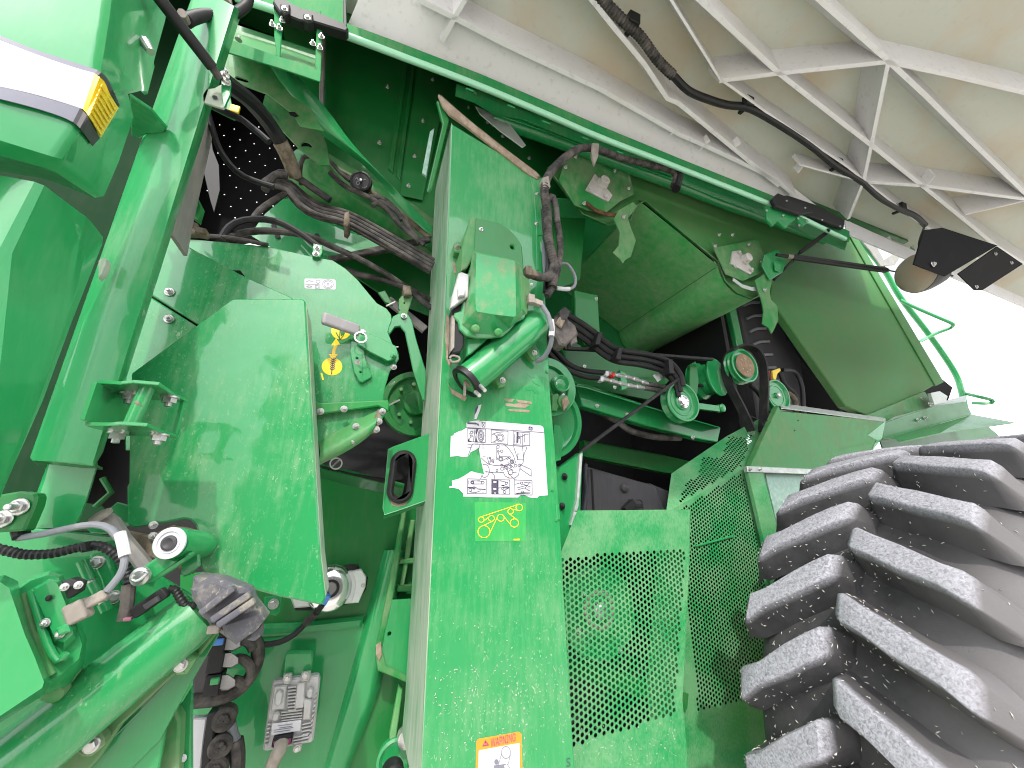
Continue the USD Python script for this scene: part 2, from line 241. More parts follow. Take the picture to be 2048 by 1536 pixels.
def frame(d):
    d = np.asarray(d, float) / np.linalg.norm(d); a = np.cross(d, [0, 0, 1.0]); a = np.array([1.0, 0, 0]) if np.linalg.norm(a) < .05 else a / np.linalg.norm(a); return np.stack([a, np.cross(d, a), d], 1)
def lathe(profile, c, d=(0, -1, 0), n=32, squash=1.0):
    """profile: (along axis, radius) pairs, revolved about the axis d through c."""
    pr = np.array(profile, float); th = np.arange(n) / n * 2 * pi; V = []
    for z, r in pr: V.append(np.stack([r * np.cos(th), r * np.sin(th) * squash, np.full(n, z)], 1))
    V = np.vstack(V); m = len(pr); i = np.arange(n); j = (i + 1) % n; F = []
    for k in range(m - 1): F += [np.stack([i + k * n, j + k * n, j + k * n + n], 1), np.stack([i + k * n, j + k * n + n, i + k * n + n], 1)]
    if abs(pr[0] - pr[-1]).sum() < 1e-9: return trimesh.Trimesh(V @ frame(d).T + c, np.vstack(F), process=False)      # a ring: no end caps
    V = np.vstack([V, [[0, 0, pr[0, 0]], [0, 0, pr[-1, 0]]]]); F += [np.stack([j, i, np.full(n, m * n)], 1), np.stack([i + (m - 1) * n, j + (m - 1) * n, np.full(n, m * n + 1)], 1)]
    return trimesh.Trimesh(V @ frame(d).T + c, np.vstack(F), process=False)
def box3(c, ax, size):
    b = trimesh.creation.box(size); v = np.asarray(b.vertices) @ np.asarray(ax, float) + c
    f = b.faces if np.linalg.det(np.asarray(ax, float)) > 0 else b.faces[:, ::-1]
    return trimesh.Trimesh(v, f, process=False)
def rbox(c, ax, size, r):
    """A box with rounded edges: the hull of its inset corners' small spheres."""
    s = np.array(size) / 2 - r; q = trimesh.creation.icosphere(1, r).vertices
    v = np.vstack([q + s * np.array(k) for k in np.ndindex(2, 2, 2) for k in [np.array(k) * 2 - 1]])
    h = trimesh.convex.convex_hull(v @ np.asarray(ax, float) + c); return trimesh.Trimesh(h.vertices, h.faces, process=False)
def bar(a, b, w, t, up=(0, -1, 0), r=.001):
    a, b = np.asarray(a, float), np.asarray(b, float); d = b - a; L = np.linalg.norm(d); d /= L; u = np.asarray(up, float); u = u - d * (u @ d); u /= np.linalg.norm(u); return rbox((a + b) / 2, np.stack([d, np.cross(u, d), u]), (L, w, t), min(r, w * .3, t * .3))
def loft(A, B, cap=True):
    A, B = np.asarray(A, float), np.asarray(B, float); n = len(A); i = np.arange(n); j = (i + 1) % n
    V = np.vstack([A, B, A.mean(0)[None], B.mean(0)[None]])
    F = [np.stack([i, j, j + n], 1), np.stack([i, j + n, i + n], 1)]
    if cap: F += [np.stack([j, i, np.full(n, 2 * n)], 1), np.stack([i + n, j + n, np.full(n, 2 * n + 1)], 1)]
    m = trimesh.Trimesh(V, np.vstack(F), process=False)
    if m.volume < 0: m = trimesh.Trimesh(V, m.faces[:, ::-1], process=False)
    return m
def grid(G, t, ru=1, rv=1):
    """A bent sheet through a grid of points, t thick behind the side that faces the viewer."""
    from scipy.interpolate import PchipInterpolator as PI
    G = np.asarray(G, float)
    if ru > 1: G = PI(np.arange(len(G)), G, axis=0)(np.linspace(0, len(G) - 1, (len(G) - 1) * ru + 1))
    if rv > 1: G = PI(np.arange(G.shape[1]), G, axis=1)(np.linspace(0, G.shape[1] - 1, (G.shape[1] - 1) * rv + 1))
    n, m = G.shape[:2]; du = np.gradient(G, axis=0); dv = np.gradient(G, axis=1); N = np.cross(du, dv); N /= np.maximum(np.linalg.norm(N, axis=2, keepdims=True), 1e-9)
    flip = ((EYE - G) * N).sum() < 0
    if flip: N = -N
    B = G - N * t; V = np.vstack([G.reshape(-1, 3), B.reshape(-1, 3)]); k = n * m; F = []
    for a in range(n - 1):
        for b in range(m - 1):
            q = [a * m + b, a * m + b + 1, (a + 1) * m + b + 1, (a + 1) * m + b]; F += [q[::-1] if flip else q, [x + k for x in (q if flip else q[::-1])]]
    edge = [(0, b, 0, b + 1) for b in range(m - 1)] + [(a, m - 1, a + 1, m - 1) for a in range(n - 1)] + [(n - 1, b + 1, n - 1, b) for b in range(m - 2, -1, -1)] + [(a + 1, 0, a, 0) for a in range(n - 2, -1, -1)]
    for a, b, c, d in edge:
        q = [a * m + b, c * m + d, c * m + d + k, a * m + b + k]; F.append(q if flip else q[::-1])
    F = np.array(F); F = np.vstack([F[:, [0, 1, 2]], F[:, [0, 2, 3]]]); return trimesh.Trimesh(V, F, process=False)
cat = lambda *m: trimesh.util.concatenate([x for x in m])

# ------------------------------------------------------------------ naming and parenting
BASE = {}
def taken(path):
    if not stage.GetPrimAtPath(path): return path
    k = 1
    while stage.GetPrimAtPath(f'{path}_{k:03d}'): k += 1
    return f'{path}_{k:03d}'
def tagp(prim, label=None, category=None, group=None, kind=None):
    for k, v in (('label', label), ('category', category), ('group', group), ('kind', kind)):
        if v: prim.SetCustomDataByKey(k, v)
    return prim
def thing(name, label, category, base, group=None):
    x = UsdGeom.Xform.Define(stage, taken('/World/' + name)); x.AddTranslateOp().Set(Gf.Vec3d(*map(float, base))); p = str(x.GetPath()); BASE[p] = np.asarray(base, float); tagp(x.GetPrim(), label, category, group); return p
def obj(parent, name, mesh, m, label=None, smooth=35, kind=None):
    """One part (or, under a part, one sub-part) of a thing."""
    top = '/'.join(parent.split('/')[:3]); path = taken(parent + '/' + name)
    mesh = trimesh.Trimesh(np.asarray(mesh.vertices) - BASE.get(top, np.zeros(3)), mesh.faces, process=False)
    pr = usdkit.mesh(stage, path, mesh, m, smooth=smooth).GetPrim(); tagp(pr, label, kind=kind); return path
def group_part(parent, name, label=None):
    path = taken(parent + '/' + name); tagp(UsdGeom.Xform.Define(stage, path).GetPrim(), label); return path
def bolt(parent, px, py, y, s=.010, d=None, stud=.6, m=None, name='bolt', tilt=None):
    """Washer, hexagon head and a little stud end."""
    pl = y if isinstance(y, Plane) else YP(y); c = pl.hit(px, py); s = s * (.78 if c[1] < .97 else .92); n = pl.n if d is None else np.asarray(d, float)
    F = frame(n); a = RNG.uniform(0, pi); th = np.arange(6) / 6 * 2 * pi + a
    hexa = lambda r, h: np.stack([r * np.cos(th), r * np.sin(th), np.full(6, h)], 1)
    ms = [lathe([(0, s * 1.0), (s * .10, s * 1.15), (s * .22, s * 1.05), (s * .24, s * .6)], c, n, 14)]
    A = [hexa(s * .82, s * .2), hexa(s * .82, s * .72), hexa(s * .66, s * .86)]
    ms += [loft(A[0] @ F.T + c, A[1] @ F.T + c), loft(A[1] @ F.T + c, A[2] @ F.T + c)]
    if stud: ms.append(lathe([(s * .8, s * .42), (s * (.86 + stud), s * .42), (s * (.95 + stud), s * .3)], c, n, 10))
    return obj(parent, name, cat(*ms), m or steel, smooth=30)
def bolts(parent, s, y, size=.010, **k):
    for p in pp(s): bolt(parent, p[0], p[1], y, size, **k)
def inked(parent, name, lines, y, w, m=ink, lift=.0022, closed=False, label=None, fill=()):
    """Flat print: strokes of width w (metres) on the plane."""
    pl = (y if isinstance(y, Plane) else YP(y)).lift(lift); g = []
    for l in lines:
        q = [pl.uv(*p) for p in (pp(l) if isinstance(l, str) else l)]
        g.append(LineString(q).buffer(w / 2, quad_segs=2, join_style=2))
    for f in fill: g.append(Polygon([pl.uv(*p) for p in (pp(f) if isinstance(f, str) else f)]).buffer(0))
    return obj(parent, name, slab(unary_union(g), pl, .0004, 0), m, label, smooth=False, kind='stuff' if len(g) > 1 else None)
def ring_px(cx, cy, r, ry=None, n=24, a0=0, a1=360):
    return [(cx + r * cos(radians(a)), cy + (ry or r) * sin(radians(a))) for a in np.linspace(a0, a1, n)]
def hexholes(pl, region, pitch, r, cols=False):
    """Centres of a staggered punched pattern inside a region (plane metres)."""
    if cols:
        sw = lambda g: Polygon([(b_, a_) for a_, b_ in g.exterior.coords]); return [(b_, a_) for a_, b_ in hexholes(pl, sw(region), pitch, r)]
    x0, z0, x1, z1 = region.bounds; hs = []; row = 0; inner = region.buffer(-r * 1.05); z = z0
    while z < z1:
        x = x0 + (pitch / 2 if row % 2 else 0)
        while x < x1:
            if inner.contains(Point(x, z)): hs.append((x, z))
            x += pitch
        z += pitch * .866; row += 1
    return hs
def punched(out, holes, r, n=10):
    th = np.arange(n) / n * 2 * pi; return Polygon(out.exterior.coords, [[(x + r * cos(t), z + r * sin(t)) for t in -th] for x, z in holes])
# ------------------------------------------------------------------ ground
GZ = ZW - RW
gm = trimesh.creation.box((600, 600, .2)); gm.apply_translation((0, 0, GZ - .1))
gp = obj('/World', 'ground', gm, ground_mat, smooth=False); tagp(stage.GetPrimAtPath(gp), 'dry stubble ground under the machine', 'ground', kind='structure')

# ------------------------------------------------------------------ unseen shed added behind the viewer to darken what the paint mirrors
SD = thing('added_shed', 'long dark shed added unseen behind the viewer to darken the paint reflections', 'shed', (3.5, -9.0, GZ))
obj(SD, 'wall', box3((3.7, -9.0, GZ + 2.3), np.eye(3), (11.4, 4.0, 4.6)), paint('added_shed_wall', (.10, .095, .085), dust=(.16, .15, .13), amount=.6, lo=.3, hi=.7, rough=.8, coat=0), smooth=False)
obj(SD, 'roof', loft([(-2.2, -6.7, GZ + 4.6), (9.7, -6.7, GZ + 4.6), (9.7, -11.3, GZ + 4.6), (-2.2, -11.3, GZ + 4.6)], [(-2.2, -8.9, GZ + 5.6), (9.7, -8.9, GZ + 5.6), (9.7, -9.1, GZ + 5.6), (-2.2, -9.1, GZ + 5.6)]), paint('added_shed_roof', (.16, .15, .15), amount=.3, rough=.6, coat=0), smooth=False)

CH = thing('combine_harvester', 'green combine harvester with its pale-lined side panel raised over belts, grain elevator and tyre', 'combine harvester', (0, 1.2, GZ))
X = np.array([1.0, 0, 0]); Y = np.array([0, 1.0, 0]); Z = np.array([0, 0, 1.0]); I3 = np.eye(3)

# ------------------------------------------------------------------ inner body: what closes the machine behind its open side
b = group_part(CH, 'inner_body', 'dark green sheet metal body behind the open side')
def wall(x0, x1, y0, y1, z0, z1, m=green_deep, name='sheet'): return obj(b, name, box3(((x0 + x1) / 2, (y0 + y1) / 2, (z0 + z1) / 2), I3, (x1 - x0, y1 - y0, z1 - z0)), m, smooth=False)
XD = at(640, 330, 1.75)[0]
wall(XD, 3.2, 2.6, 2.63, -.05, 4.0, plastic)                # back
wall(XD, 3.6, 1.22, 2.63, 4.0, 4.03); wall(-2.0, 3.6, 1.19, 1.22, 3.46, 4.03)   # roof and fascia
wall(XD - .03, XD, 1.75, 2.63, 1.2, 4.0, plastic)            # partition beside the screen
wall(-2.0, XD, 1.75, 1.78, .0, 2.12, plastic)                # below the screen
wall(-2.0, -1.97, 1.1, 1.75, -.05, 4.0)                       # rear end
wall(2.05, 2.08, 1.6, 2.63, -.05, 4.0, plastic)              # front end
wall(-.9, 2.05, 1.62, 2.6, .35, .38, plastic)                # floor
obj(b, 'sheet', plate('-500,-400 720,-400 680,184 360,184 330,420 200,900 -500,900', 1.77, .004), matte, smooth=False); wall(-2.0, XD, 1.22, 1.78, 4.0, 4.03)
# punched dust screen
S = YP(1.76); reg = outline('380,180 660,180 650,470 380,500', S); hs = hexholes(S, outline('425,235 560,250 615,330 600,440 430,470 405,330', S), .062, .0026)
obj(b, 'dust_screen', slab(punched(reg, [(x + RNG.uniform(-.004, .004), z) for x, z in hs], .0030, 6), S, .0015, 0), matte, 'black punched dust screen', smooth=False)

# ------------------------------------------------------------------ roof rail over the opening
b = group_part(CH, 'roof_rail', 'bright green folded rail along the top of the opening')
up_e = '470,-200 700,-200 692,44 800,84 960,146 1100,206 1200,250 1360,316 1560,396 1700,462'
lo_e = '1700,482 1560,418 1360,338 1200,276 1100,233 960,174 800,112 640,52 560,24 470,-8'
obj(b, 'face', plate(up_e + ' ' + lo_e, 1.10, .012, .004, 0), green_matte, smooth=50)
obj(b, 'lip', tube('470,-6 560,24 640,52 800,112 960,173 1100,232 1200,275 1360,337 1560,417 1690,478', .0125, 1.085, n=12), lip_sheen)
obj(b, 'recess_face', plate('960,160 1100,219 1200,262 1360,322 1560,404 1700,466 1690,500 1560,446 1440,398 1347,360 1200,304 1100,266 985,226', 1.22, .004), green)
obj(b, 'lower_rail', tube('985,236 1080,268 1200,312 1347,366 1440,402 1540,438 1650,478', .034, 1.26, n=18), green)
for p in pp('940,180 1022,213 1092,245 1170,277 1240,305'): obj(b, 'clip', rbox(at(*p, 1.098), I3, (.035, .006, .008), .002), green)

# ------------------------------------------------------------------ raised side panel
AL = radians(11); PAN = Plane((0, 1.10, 3.345), (0, -sin(AL), -cos(AL)), (1, 0, 0))   # plane of the rib tips
RH = .15; SK = PAN.lift(-RH)
b = group_part(CH, 'raised_side_panel', 'raised side panel with pale ribbed moulded underside')
PL = 1.62
def panel_poly(s, pl): q = [pl.uv(*p) for p in pp(s)]; return Polygon(q + [(q[-1][0], PL), (q[0][0], PL)])
obj(b, 'skin', slab(panel_poly('690,52 800,86 960,156 1100,216 1200,262 1360,324 1560,398 1690,448 2120,640 2350,700', SK), SK, .012, 0), panel_skin, 'pale moulded inner skin', smooth=False)
obj(b, 'outer_shell', slab(panel_poly('690,45 800,79 1200,255 1560,391 1690,441 2120,630 2350,690', SK.lift(-.02)), SK.lift(-.02), .004, 0), panel_shell, 'green painted outer shell', smooth=False)
def rib(s, w=.024, h=RH, lab=None, name='rib'):
    q = pp(s)
    for k in range(len(q) - 1):
        a, c = PAN.hit(*q[k]), PAN.hit(*q[k + 1]); d = c - a; Ln = np.linalg.norm(d); d /= Ln; up = -PAN.n; side = np.cross(up, d)
        v = []
        for p0 in (a - d * .001, c + d * .001):
            for s0, hh in ((-w * .35, 0), (w * .35, 0), (w * 1.1, h), (-w * 1.1, h)): v.append(p0 + side * s0 + up * hh)
        v = np.array(v); obj(b, name, loft(v[:4], v[4:]), panel_rib, lab, smooth=False)
# long ribs, short ties and diagonals as moulded
rib('838,0 909,36 1008,88 1199,178 1360,270 1415,294 1500,334 1552,360 1590,392')
rib('1030,-120 1180,-5 1232,60 1290,130 1335,198 1356,206')
rib('1356,206 1480,308 1558,372')
rib('1200,-120 1330,-20 1440,158 1552,238 1690,330 1830,440 1960,520', .012)
rib('1330,-60 1400,0 1557,146 1690,250 1745,292 1860,384 1990,490 2100,560')
rib('1560,-70 1640,0 1777,122 1850,190 1930,270 2060,396 2160,480')
rib('1440,162 1557,147 1777,124 1900,150 2060,188 2200,230')
rib('1777,124 1743,290'); rib('1743,290 1727,364 1697,438')
obj(b, 'border', grid([[PAN.hit(*h), PAN.hit(*r) - PAN.n * .065] for h, r in zip(pp('690,62 800,98 960,168 1100,227 1200,272 1360,334 1560,406 1690,454'), pp('740,-50 838,0 1008,88 1120,138 1220,190 1380,278 1560,362 1620,408'))], .008), panel_rib, 'pale border band along the hinge', smooth=False)
rib('940,-70 930,0 909,36 884,84')
rib('1727,364 1850,372 2060,400')
rib('1600,330 1727,364', .01, RH * .6)
rib('1930,430 2060,400', .01)
rib('1400,300 1420,282', .008, .05, name='tie'); rib('1340,270 1356,262', .008, .05, name='tie'); rib('1470,296 1482,286', .008, .05, name='tie'); rib('1597,346 1608,330', .008, .05, name='tie')
rib('1850,374 1870,352', .008, .06, name='tie')
# edge flange on the front stretch
obj(b, 'edge_flange', grid([[PAN.hit(x, y), PAN.hit(x, y) + PAN.n * .10 + (0, .03, 0)] for x, y in pp('1690,440 1802,490 1960,556 2120,628')], .008), panel_rib, smooth=False)
obj(b, 'edge_lip', bar(PAN.hit(1694, 448), PAN.hit(2120, 640), .03, .02, PAN.n), panel_rib)
for s in ('1780,500 1784,484', '1826,518 1832,500'): rib(s, .008, .05, name='tie')
# lighting cable clipped along the panel
UND = PAN.lift(-.01)
cq = '1180,-30 1210,5 1250,45 1282,75 1315,120 1345,150 1378,182 1420,200 1455,210 1500,217 1560,250 1620,290 1670,330 1722,362 1760,395 1800,418 1830,432 1850,450'
cp = [UND.hit(*p) for p in pp(cq)]
obj(b, 'cable_conduit', tube(cp[:6], .021, ribs=.014, n=10), blackdusty, 'corrugated black conduit')
obj(b, 'cable', tube(cp[5:], .0165, n=10), black, 'black cable clipped along the ribs')
for x, y in pp('1268,42 1498,206 1678,328 1806,416'):
    c = UND.hit(x, y); obj(b, 'cable_clip', cat(rbox(c + PAN.n * -.012, np.stack([X, PAN.v, PAN.n], 1), (.05, .028, .045), .004), rbox(c - PAN.v * .03, np.stack([X, PAN.v, PAN.n], 1), (.02, .05, .012), .003)), black)

# ------------------------------------------------------------------ turn signal lamp under the panel's edge
b = group_part(CH, 'turn_signal_lamp', 'amber turn signal lamp on black bracket plates')
c = at(1838, 546, .92); dl = np.array([-.88, .40, .05]); Fx = frame(dl)
prof = [(.090 * sin(t), .108 * cos(t)) for t in np.linspace(0, pi / 2, 9)]
obj(b, 'lens', lathe([(0, .108)] + prof[1:], c, dl, 36), lens_clear, 'clear ribbed lens with amber inside')
obj(b, 'reflector', lathe([(.0, .07), (.03, .065), (.055, .045), (.075, .022), (.08, .003)], c + (.02, -.03, 0), dl, 20), amber)
obj(b, 'housing', lathe([(-.13, .02), (-.12, .05), (-.09, .07), (-.04, .098), (-.001, .110)], c, dl, 28), plastic)
obj(b, 'bracket_plate', plate('1848,460 1885,455 1995,491 1891,552 1828,528', .78, .006, .001), matte)
obj(b, 'bracket_plate', plate(pp('1917,548 1995,493 2046,528 1966,580 1950,580'), P3(at(1917, 548, .82), at(1995, 493, .785), at(1966, 580, .90)), .006, .001), matte)
obj(b, 'wire', tube('1850,450,.86 1838,490,.84 1850,530,.86 1905,552,.84', .005), black)
bolts(b, '1865,529', .775, .016, stud=.2); bolts(b, '1990,508 2022,526 1952,574', .80, .012, stud=0)

# ------------------------------------------------------------------ hinge and gas strut at the front end of the opening
b = group_part(CH, 'panel_hinge', 'black hinge bars on green stepped bracket')
obj(b, 'hinge_bar', plate('1550,393 1575,390 1640,412 1690,440 1688,456 1630,436 1560,412', 1.07, .02, .003), plastic)
obj(b, 'hinge_bar', plate('1545,398 1556,386 1612,408 1626,424 1600,428 1552,412', 1.05, .018, .003), plastic)
obj(b, 'hinge_bracket', plate('1532,412 1560,414 1612,432 1618,444 1606,452 1594,436 1580,448 1572,456 1556,442 1546,452 1534,436', 1.075, .012, .003), green)
bolts(b, '1563,417 1566,431 1596,437 1598,451 1613,443 1533,421', 1.072, .007, stud=0); bolts(b, '1573,402 1610,416 1644,440 1680,453', 1.05, .006, stud=0)
obj(b, 'link_bar', bar(at(1660, 460, 1.09), at(1600, 505, 1.22), .022, .012), plastic)
obj(b, 'link_bar', bar(at(1600, 505, 1.24), at(1548, 560, 1.30), .012, .012), plastic); bolts(b, '1656,461', 1.075, .012, stud=0, m=plastic)
b = group_part(CH, 'gas_strut', 'black gas strut holding up the side panel')
pa, pb = at(1556, 510, 1.22), at(1776, 541, 1.05); dd = (pb - pa) / np.linalg.norm(pb - pa)
obj(b, 'cylinder', sweep([pa + dd * .09, pa + dd * .1, pb - dd * .02, pb], [.012, .0165, .0165, .010], 14), black)
obj(b, 'collar', sweep([pa + dd * .06, pa + dd * .095], [.0125, .0125], 12), cast); obj(b, 'end_fitting', sweep([pa - dd * .01, pa + dd * .06], [.009, .011], 10), plastic)
obj(b, 'rod', sweep([pb, pb + dd * .2], [.0045, .0045], 10), navy)
obj(b, 'anchor_plate', plate('1528,510 1556,498 1572,522 1566,544 1540,560 1524,530', 1.24, .006, .001), green)
obj(b, 'anchor_plate', plate('1548,524 1564,530 1560,544 1550,540', 1.23, .004), green)

# ------------------------------------------------------------------ grain tank: upper walls, end plate, troughs
b = group_part(CH, 'grain_tank', 'green grain tank underside with wall, end plate and two troughs')
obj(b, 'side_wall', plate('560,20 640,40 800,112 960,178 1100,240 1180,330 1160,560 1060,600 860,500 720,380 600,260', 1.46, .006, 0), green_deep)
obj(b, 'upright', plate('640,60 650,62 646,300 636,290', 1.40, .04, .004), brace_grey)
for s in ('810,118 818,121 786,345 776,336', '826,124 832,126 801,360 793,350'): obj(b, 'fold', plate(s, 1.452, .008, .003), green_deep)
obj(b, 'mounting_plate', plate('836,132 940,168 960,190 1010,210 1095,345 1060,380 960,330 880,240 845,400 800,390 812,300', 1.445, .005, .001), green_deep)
bolts(b, '775,174 865,160 846,242 759,286 829,313 817,372 937,215', 1.445, .009); bolts(b, '1005,273 1058,317 975,245', 1.44, .010)
obj(b, 'joint_plate', plate('913,168 962,182 1010,205 1350,338 1346,352 1200,300 1040,236 990,228 950,204 911,190', 1.21, .006, .001), green_matte); bolts(b, '951,187', 1.208, .008, stud=0, m=green_dust)
obj(b, 'bright_strip', plate('951,212 975,222 1020,248 1052,290 1045,295 1000,262 960,228', 1.24, .004), galv)
# end plate with the trough outline
EPY = 1.32
prof = pp('1095,335 1132,385 1165,428 1215,450 1262,440 1272,412 1290,402 1362,463 1435,522 1450,562 1472,585 1505,598 1535,582 1550,548')
obj(b, 'end_plate', plate([*prof, *pp('1590,520 1650,475 1560,440 1347,360 1150,290')], EPY, .005, .001), green_olive)
obj(b, 'end_flange', grid([[at(*p, EPY - .012), at(*p, EPY) + (0, .012, .0)] for p in prof], .004), green_dust, smooth=False)
def swept(name, s, m, lab, y1=.92, **k): obj(b, name, grid([[at(*p, EPY) + (0, dy, 0) for dy in (.006, .25, y1)] for p in pp(s)], .004), m, lab, **k)
swept('floor_sheet', '1040,392 1160,398 1279,404', green, 'clean bright green floor sheet left of the ridge', smooth=False)
swept('slope_sheet', '1282,403 1360,466 1437,531', green_tank, 'sloping green sheet between the two augers', smooth=False)
swept('trough_sheet', '1437,532 1441,548 1449,564 1461,578 1476,589 1492,595 1508,596 1524,590 1538,577 1547,556', green_tank, 'dusty rounded trough running across the machine', smooth=60)
obj(b, 'ridge_seam', sweep([at(1280, 403, EPY), at(1280, 403, EPY) + (0, .92, 0)], [.007, .007], 8), green_dust)
obj(b, 'rear_sheet', plate('1000,400 1120,570 1245,666 1262,690 1300,712 1290,740 1180,700 1100,650 1000,600', EPY + .93, .004), green, 'green sheet behind the troughs')
sm = at(1437, 531, EPY); sn = np.cross(Y, at(1282, 403, EPY) - sm); sn /= np.linalg.norm(sn); sn = sn if sn @ (EYE - sm) > 0 else -sn
for s in ('1356,590 1364,588 1372,598 1366,612 1358,606', '1378,602 1384,600 1387,607 1381,610', '1384,590 1390,586 1394,592 1388,598', '1398,616 1408,614 1406,620 1398,621', '1340,596 1346,606 1352,618 1346,620 1338,606', '1422,560 1434,558 1440,572 1434,580 1426,574'): obj(b, 'wiped_mark', plate(s, Plane(sm + sn * .0012, sn), .0008, 0), green, smooth=False)
bolts(b, '1151,314 1188,317 1131,335 1229,342 1257,377 1168,407', 1.27, .0095); bolts(b, '1438,470 1464,470 1497,489 1430,492 1523,524 1529,580', 1.27, .0095)
def bearing(mp, fp, hub, slot, sm, hook, hb):
    obj(b, 'bearing_plate', plate(mp, 1.285, .006, .001, 0), green_dust); f = YP(1.272)
    obj(b, 'bearing_flange', plate(fp, 1.274, .010, .003, .004), bearing_grey); c = at(*hub, 1.274)
    obj(b, 'bearing_hub', lathe([(0, .030), (.012, .030), (.014, .026), (.034, .025), (.036, .022), (.037, .012), (.033, .011), (.033, .001)], c, (0, -1, 0), 24), bearing_grey)
    obj(b, 'slot_arc', slab(LineString([YP(1.27).uv(*p) for p in slot]).buffer(.011, cap_style=2), YP(1.27), .004, .0005), sm)
    obj(b, 'hook_latch', plate(hook, 1.255, .006, .001), green_dust, 'hanging hooked latch plate'); bolts(b, hb, 1.25, .010)
bearing('1118,360 1128,328 1148,310 1180,302 1232,316 1256,330 1268,388 1240,402 1214,424 1176,420 1150,410', '1190,346 1226,390 1218,402 1172,378', (1204, 369), [(1172, 404), (1190, 419), (1215, 428), (1243, 431)], rust,
        '1228,437 1238,420 1266,404 1275,412 1256,436 1262,455 1272,480 1262,513 1250,520 1246,527 1240,518 1226,505 1238,490 1240,465', '1247,434')
bearing('1412,448 1424,484 1436,494 1516,478 1536,534 1516,548 1486,562 1452,548 1430,500', '1466,502 1480,500 1508,542 1502,548 1462,526', (1488, 520), [(1466, 558), (1485, 572), (1505, 578), (1524, 574)], galv,
        '1517,582 1510,560 1536,543 1545,560 1540,582 1542,599 1555,612 1557,640 1550,656 1544,667 1538,656 1525,647 1528,621 1523,599', '1529,580')
for p, r in ((pp('1198,358')[0], .006), (pp('1180,378')[0], .009), (pp('1212,392')[0], .009), (pp('1479,504')[0], .008), (pp('1471,533')[0], .009), (pp('1503,539')[0], .009)): bolt(b, *p, 1.266, r * 1.2, stud=0, m=bearing_grey)
# wiped marks in the dust of the trough

# ------------------------------------------------------------------ front side: tank door, dark machinery, rails
b = group_part(CH, 'front_side_panel', 'dull green panel at the front end of the opening')
obj(b, 'sheet', plate('1612,500 1660,458 1706,467 1880,764 1850,782 1735,830 1692,812 1540,596 1543,560', 1.55, .05, .006), green_olive)
obj(b, 'edge_fold', plate('1698,468 1712,470 1888,764 1872,772', 1.54, .012, .003), green_olive)
obj(b, 'bottom_channel', plate('1735,830 1850,783 1862,800 1858,826 1740,860', 1.53, .06, .004), green_dust)
bolts(b, '1843,797', 1.525, .012)
obj(b, 'inner_shade', plate('1530,540 1640,560 1905,775 1880,850 1500,880 1500,700', 1.98, .004), matte, 'black sheet put in as the shade behind the panel')  # black sheet added where the space behind the panel is only dark
b = group_part(CH, 'cooling_ducts', 'black ribbed ducting and hoses in the dark behind the panel')
obj(b, 'duct', plate('1470,600 1540,580 1600,700 1620,860 1520,860 1495,700', 1.72, .2, .01), cover)
for k in range(9):
    x, y = 1486 + k * 6.5, 612 + k * 26; obj(b, 'duct_rib', tube(f'{x},{y} {x+14},{y-6} {x+32},{y-7}', .010, 1.71, n=8), cablegrey)
obj(b, 'dark_hose', tube('1548,600 1600,690 1660,770 1720,850', .045, 1.62, n=14), navy)
obj(b, 'valve_lever', plate('1545,741 1560,736 1562,741 1555,748 1552,760 1547,757', 1.5, .01, .002), yellow, 'yellow valve lever'); obj(b, 'red_hose', tube('1537,742 1543,768', .006, 1.55, straight=True), redp, 'short red hose')
for s in ('1560,745 1570,770 1590,790 1600,830', '1565,740 1590,745 1604,775 1606,830', '1500,770 1520,790 1540,830'): obj(b, 'hose', tube(s, .013, 1.56), black)
obj(b, 'hose_wrap', tube('1575,785 1590,800 1592,830', .017, 1.55, ribs=.012), mud)
b = group_part(CH, 'access_ladder_rail', 'green tube handrail with side loops')
obj(b, 'rail', tube('1690,440 1711,470 1768,540 1800,594 1860,672 1907,741 1922,780 1932,830', .026, 1.95, n=14), green)
obj(b, 'loop', tube('1800,600,1.95 1824,612,1.9 1865,630,1.82 1900,645,1.76 1906,650,1.76 1900,656,1.8 1870,668,1.88 1842,682,1.95', .016, n=12, step=.01), green); obj(b, 'loop', tube('1926,786,1.95 1960,794,1.82 1983,800,1.78 1984,805,1.78 1972,807,1.85 1946,806,1.95', .016, n=12, step=.01), green)
obj(b, 'bracket_tab', plate('1722,480 1752,490 1768,520 1790,506 1802,512 1790,530 1762,532 1740,500', 1.9, .01, .002), brace_grey)
obj(b, 'stub', tube('1836,684 1852,676', .016, 1.9, straight=True), green)
b = group_part(CH, 'front_step_bracket', 'green folded bracket with light top edge beside the tyre')
obj(b, 'face', plate('1768,846 1806,832 1870,812 1931,803 1944,829 1871,850 1783,878 1766,876', 1.42, .006, .002), green_deep)
obj(b, 'tread', grid([[at(1768, 846, 1.42), at(1800, 826, 1.62)], [at(1931, 803, 1.42), at(1934, 790, 1.62)]], .005), galv, smooth=False)
obj(b, 'underside', grid([[at(1783, 876, 1.41), at(1800, 884, 1.2)], [at(1871, 850, 1.41), at(1880, 866, 1.2)], [at(1944, 829, 1.41), at(2030, 845, 1.2)]], .005), green_deep, smooth=False)
obj(b, 'lower_sheet', plate('1755,866 1960,838 2010,882 1780,940', 1.52, .006), green_deep); bolts(b, '1835,840 1849,836', 1.415, .012); obj(b, 'catch', plate('1862,786 1880,782 1896,792 1892,806 1870,810', 1.45, .02, .003), galv); bolts(b, '1858,808', 1.41, .012)

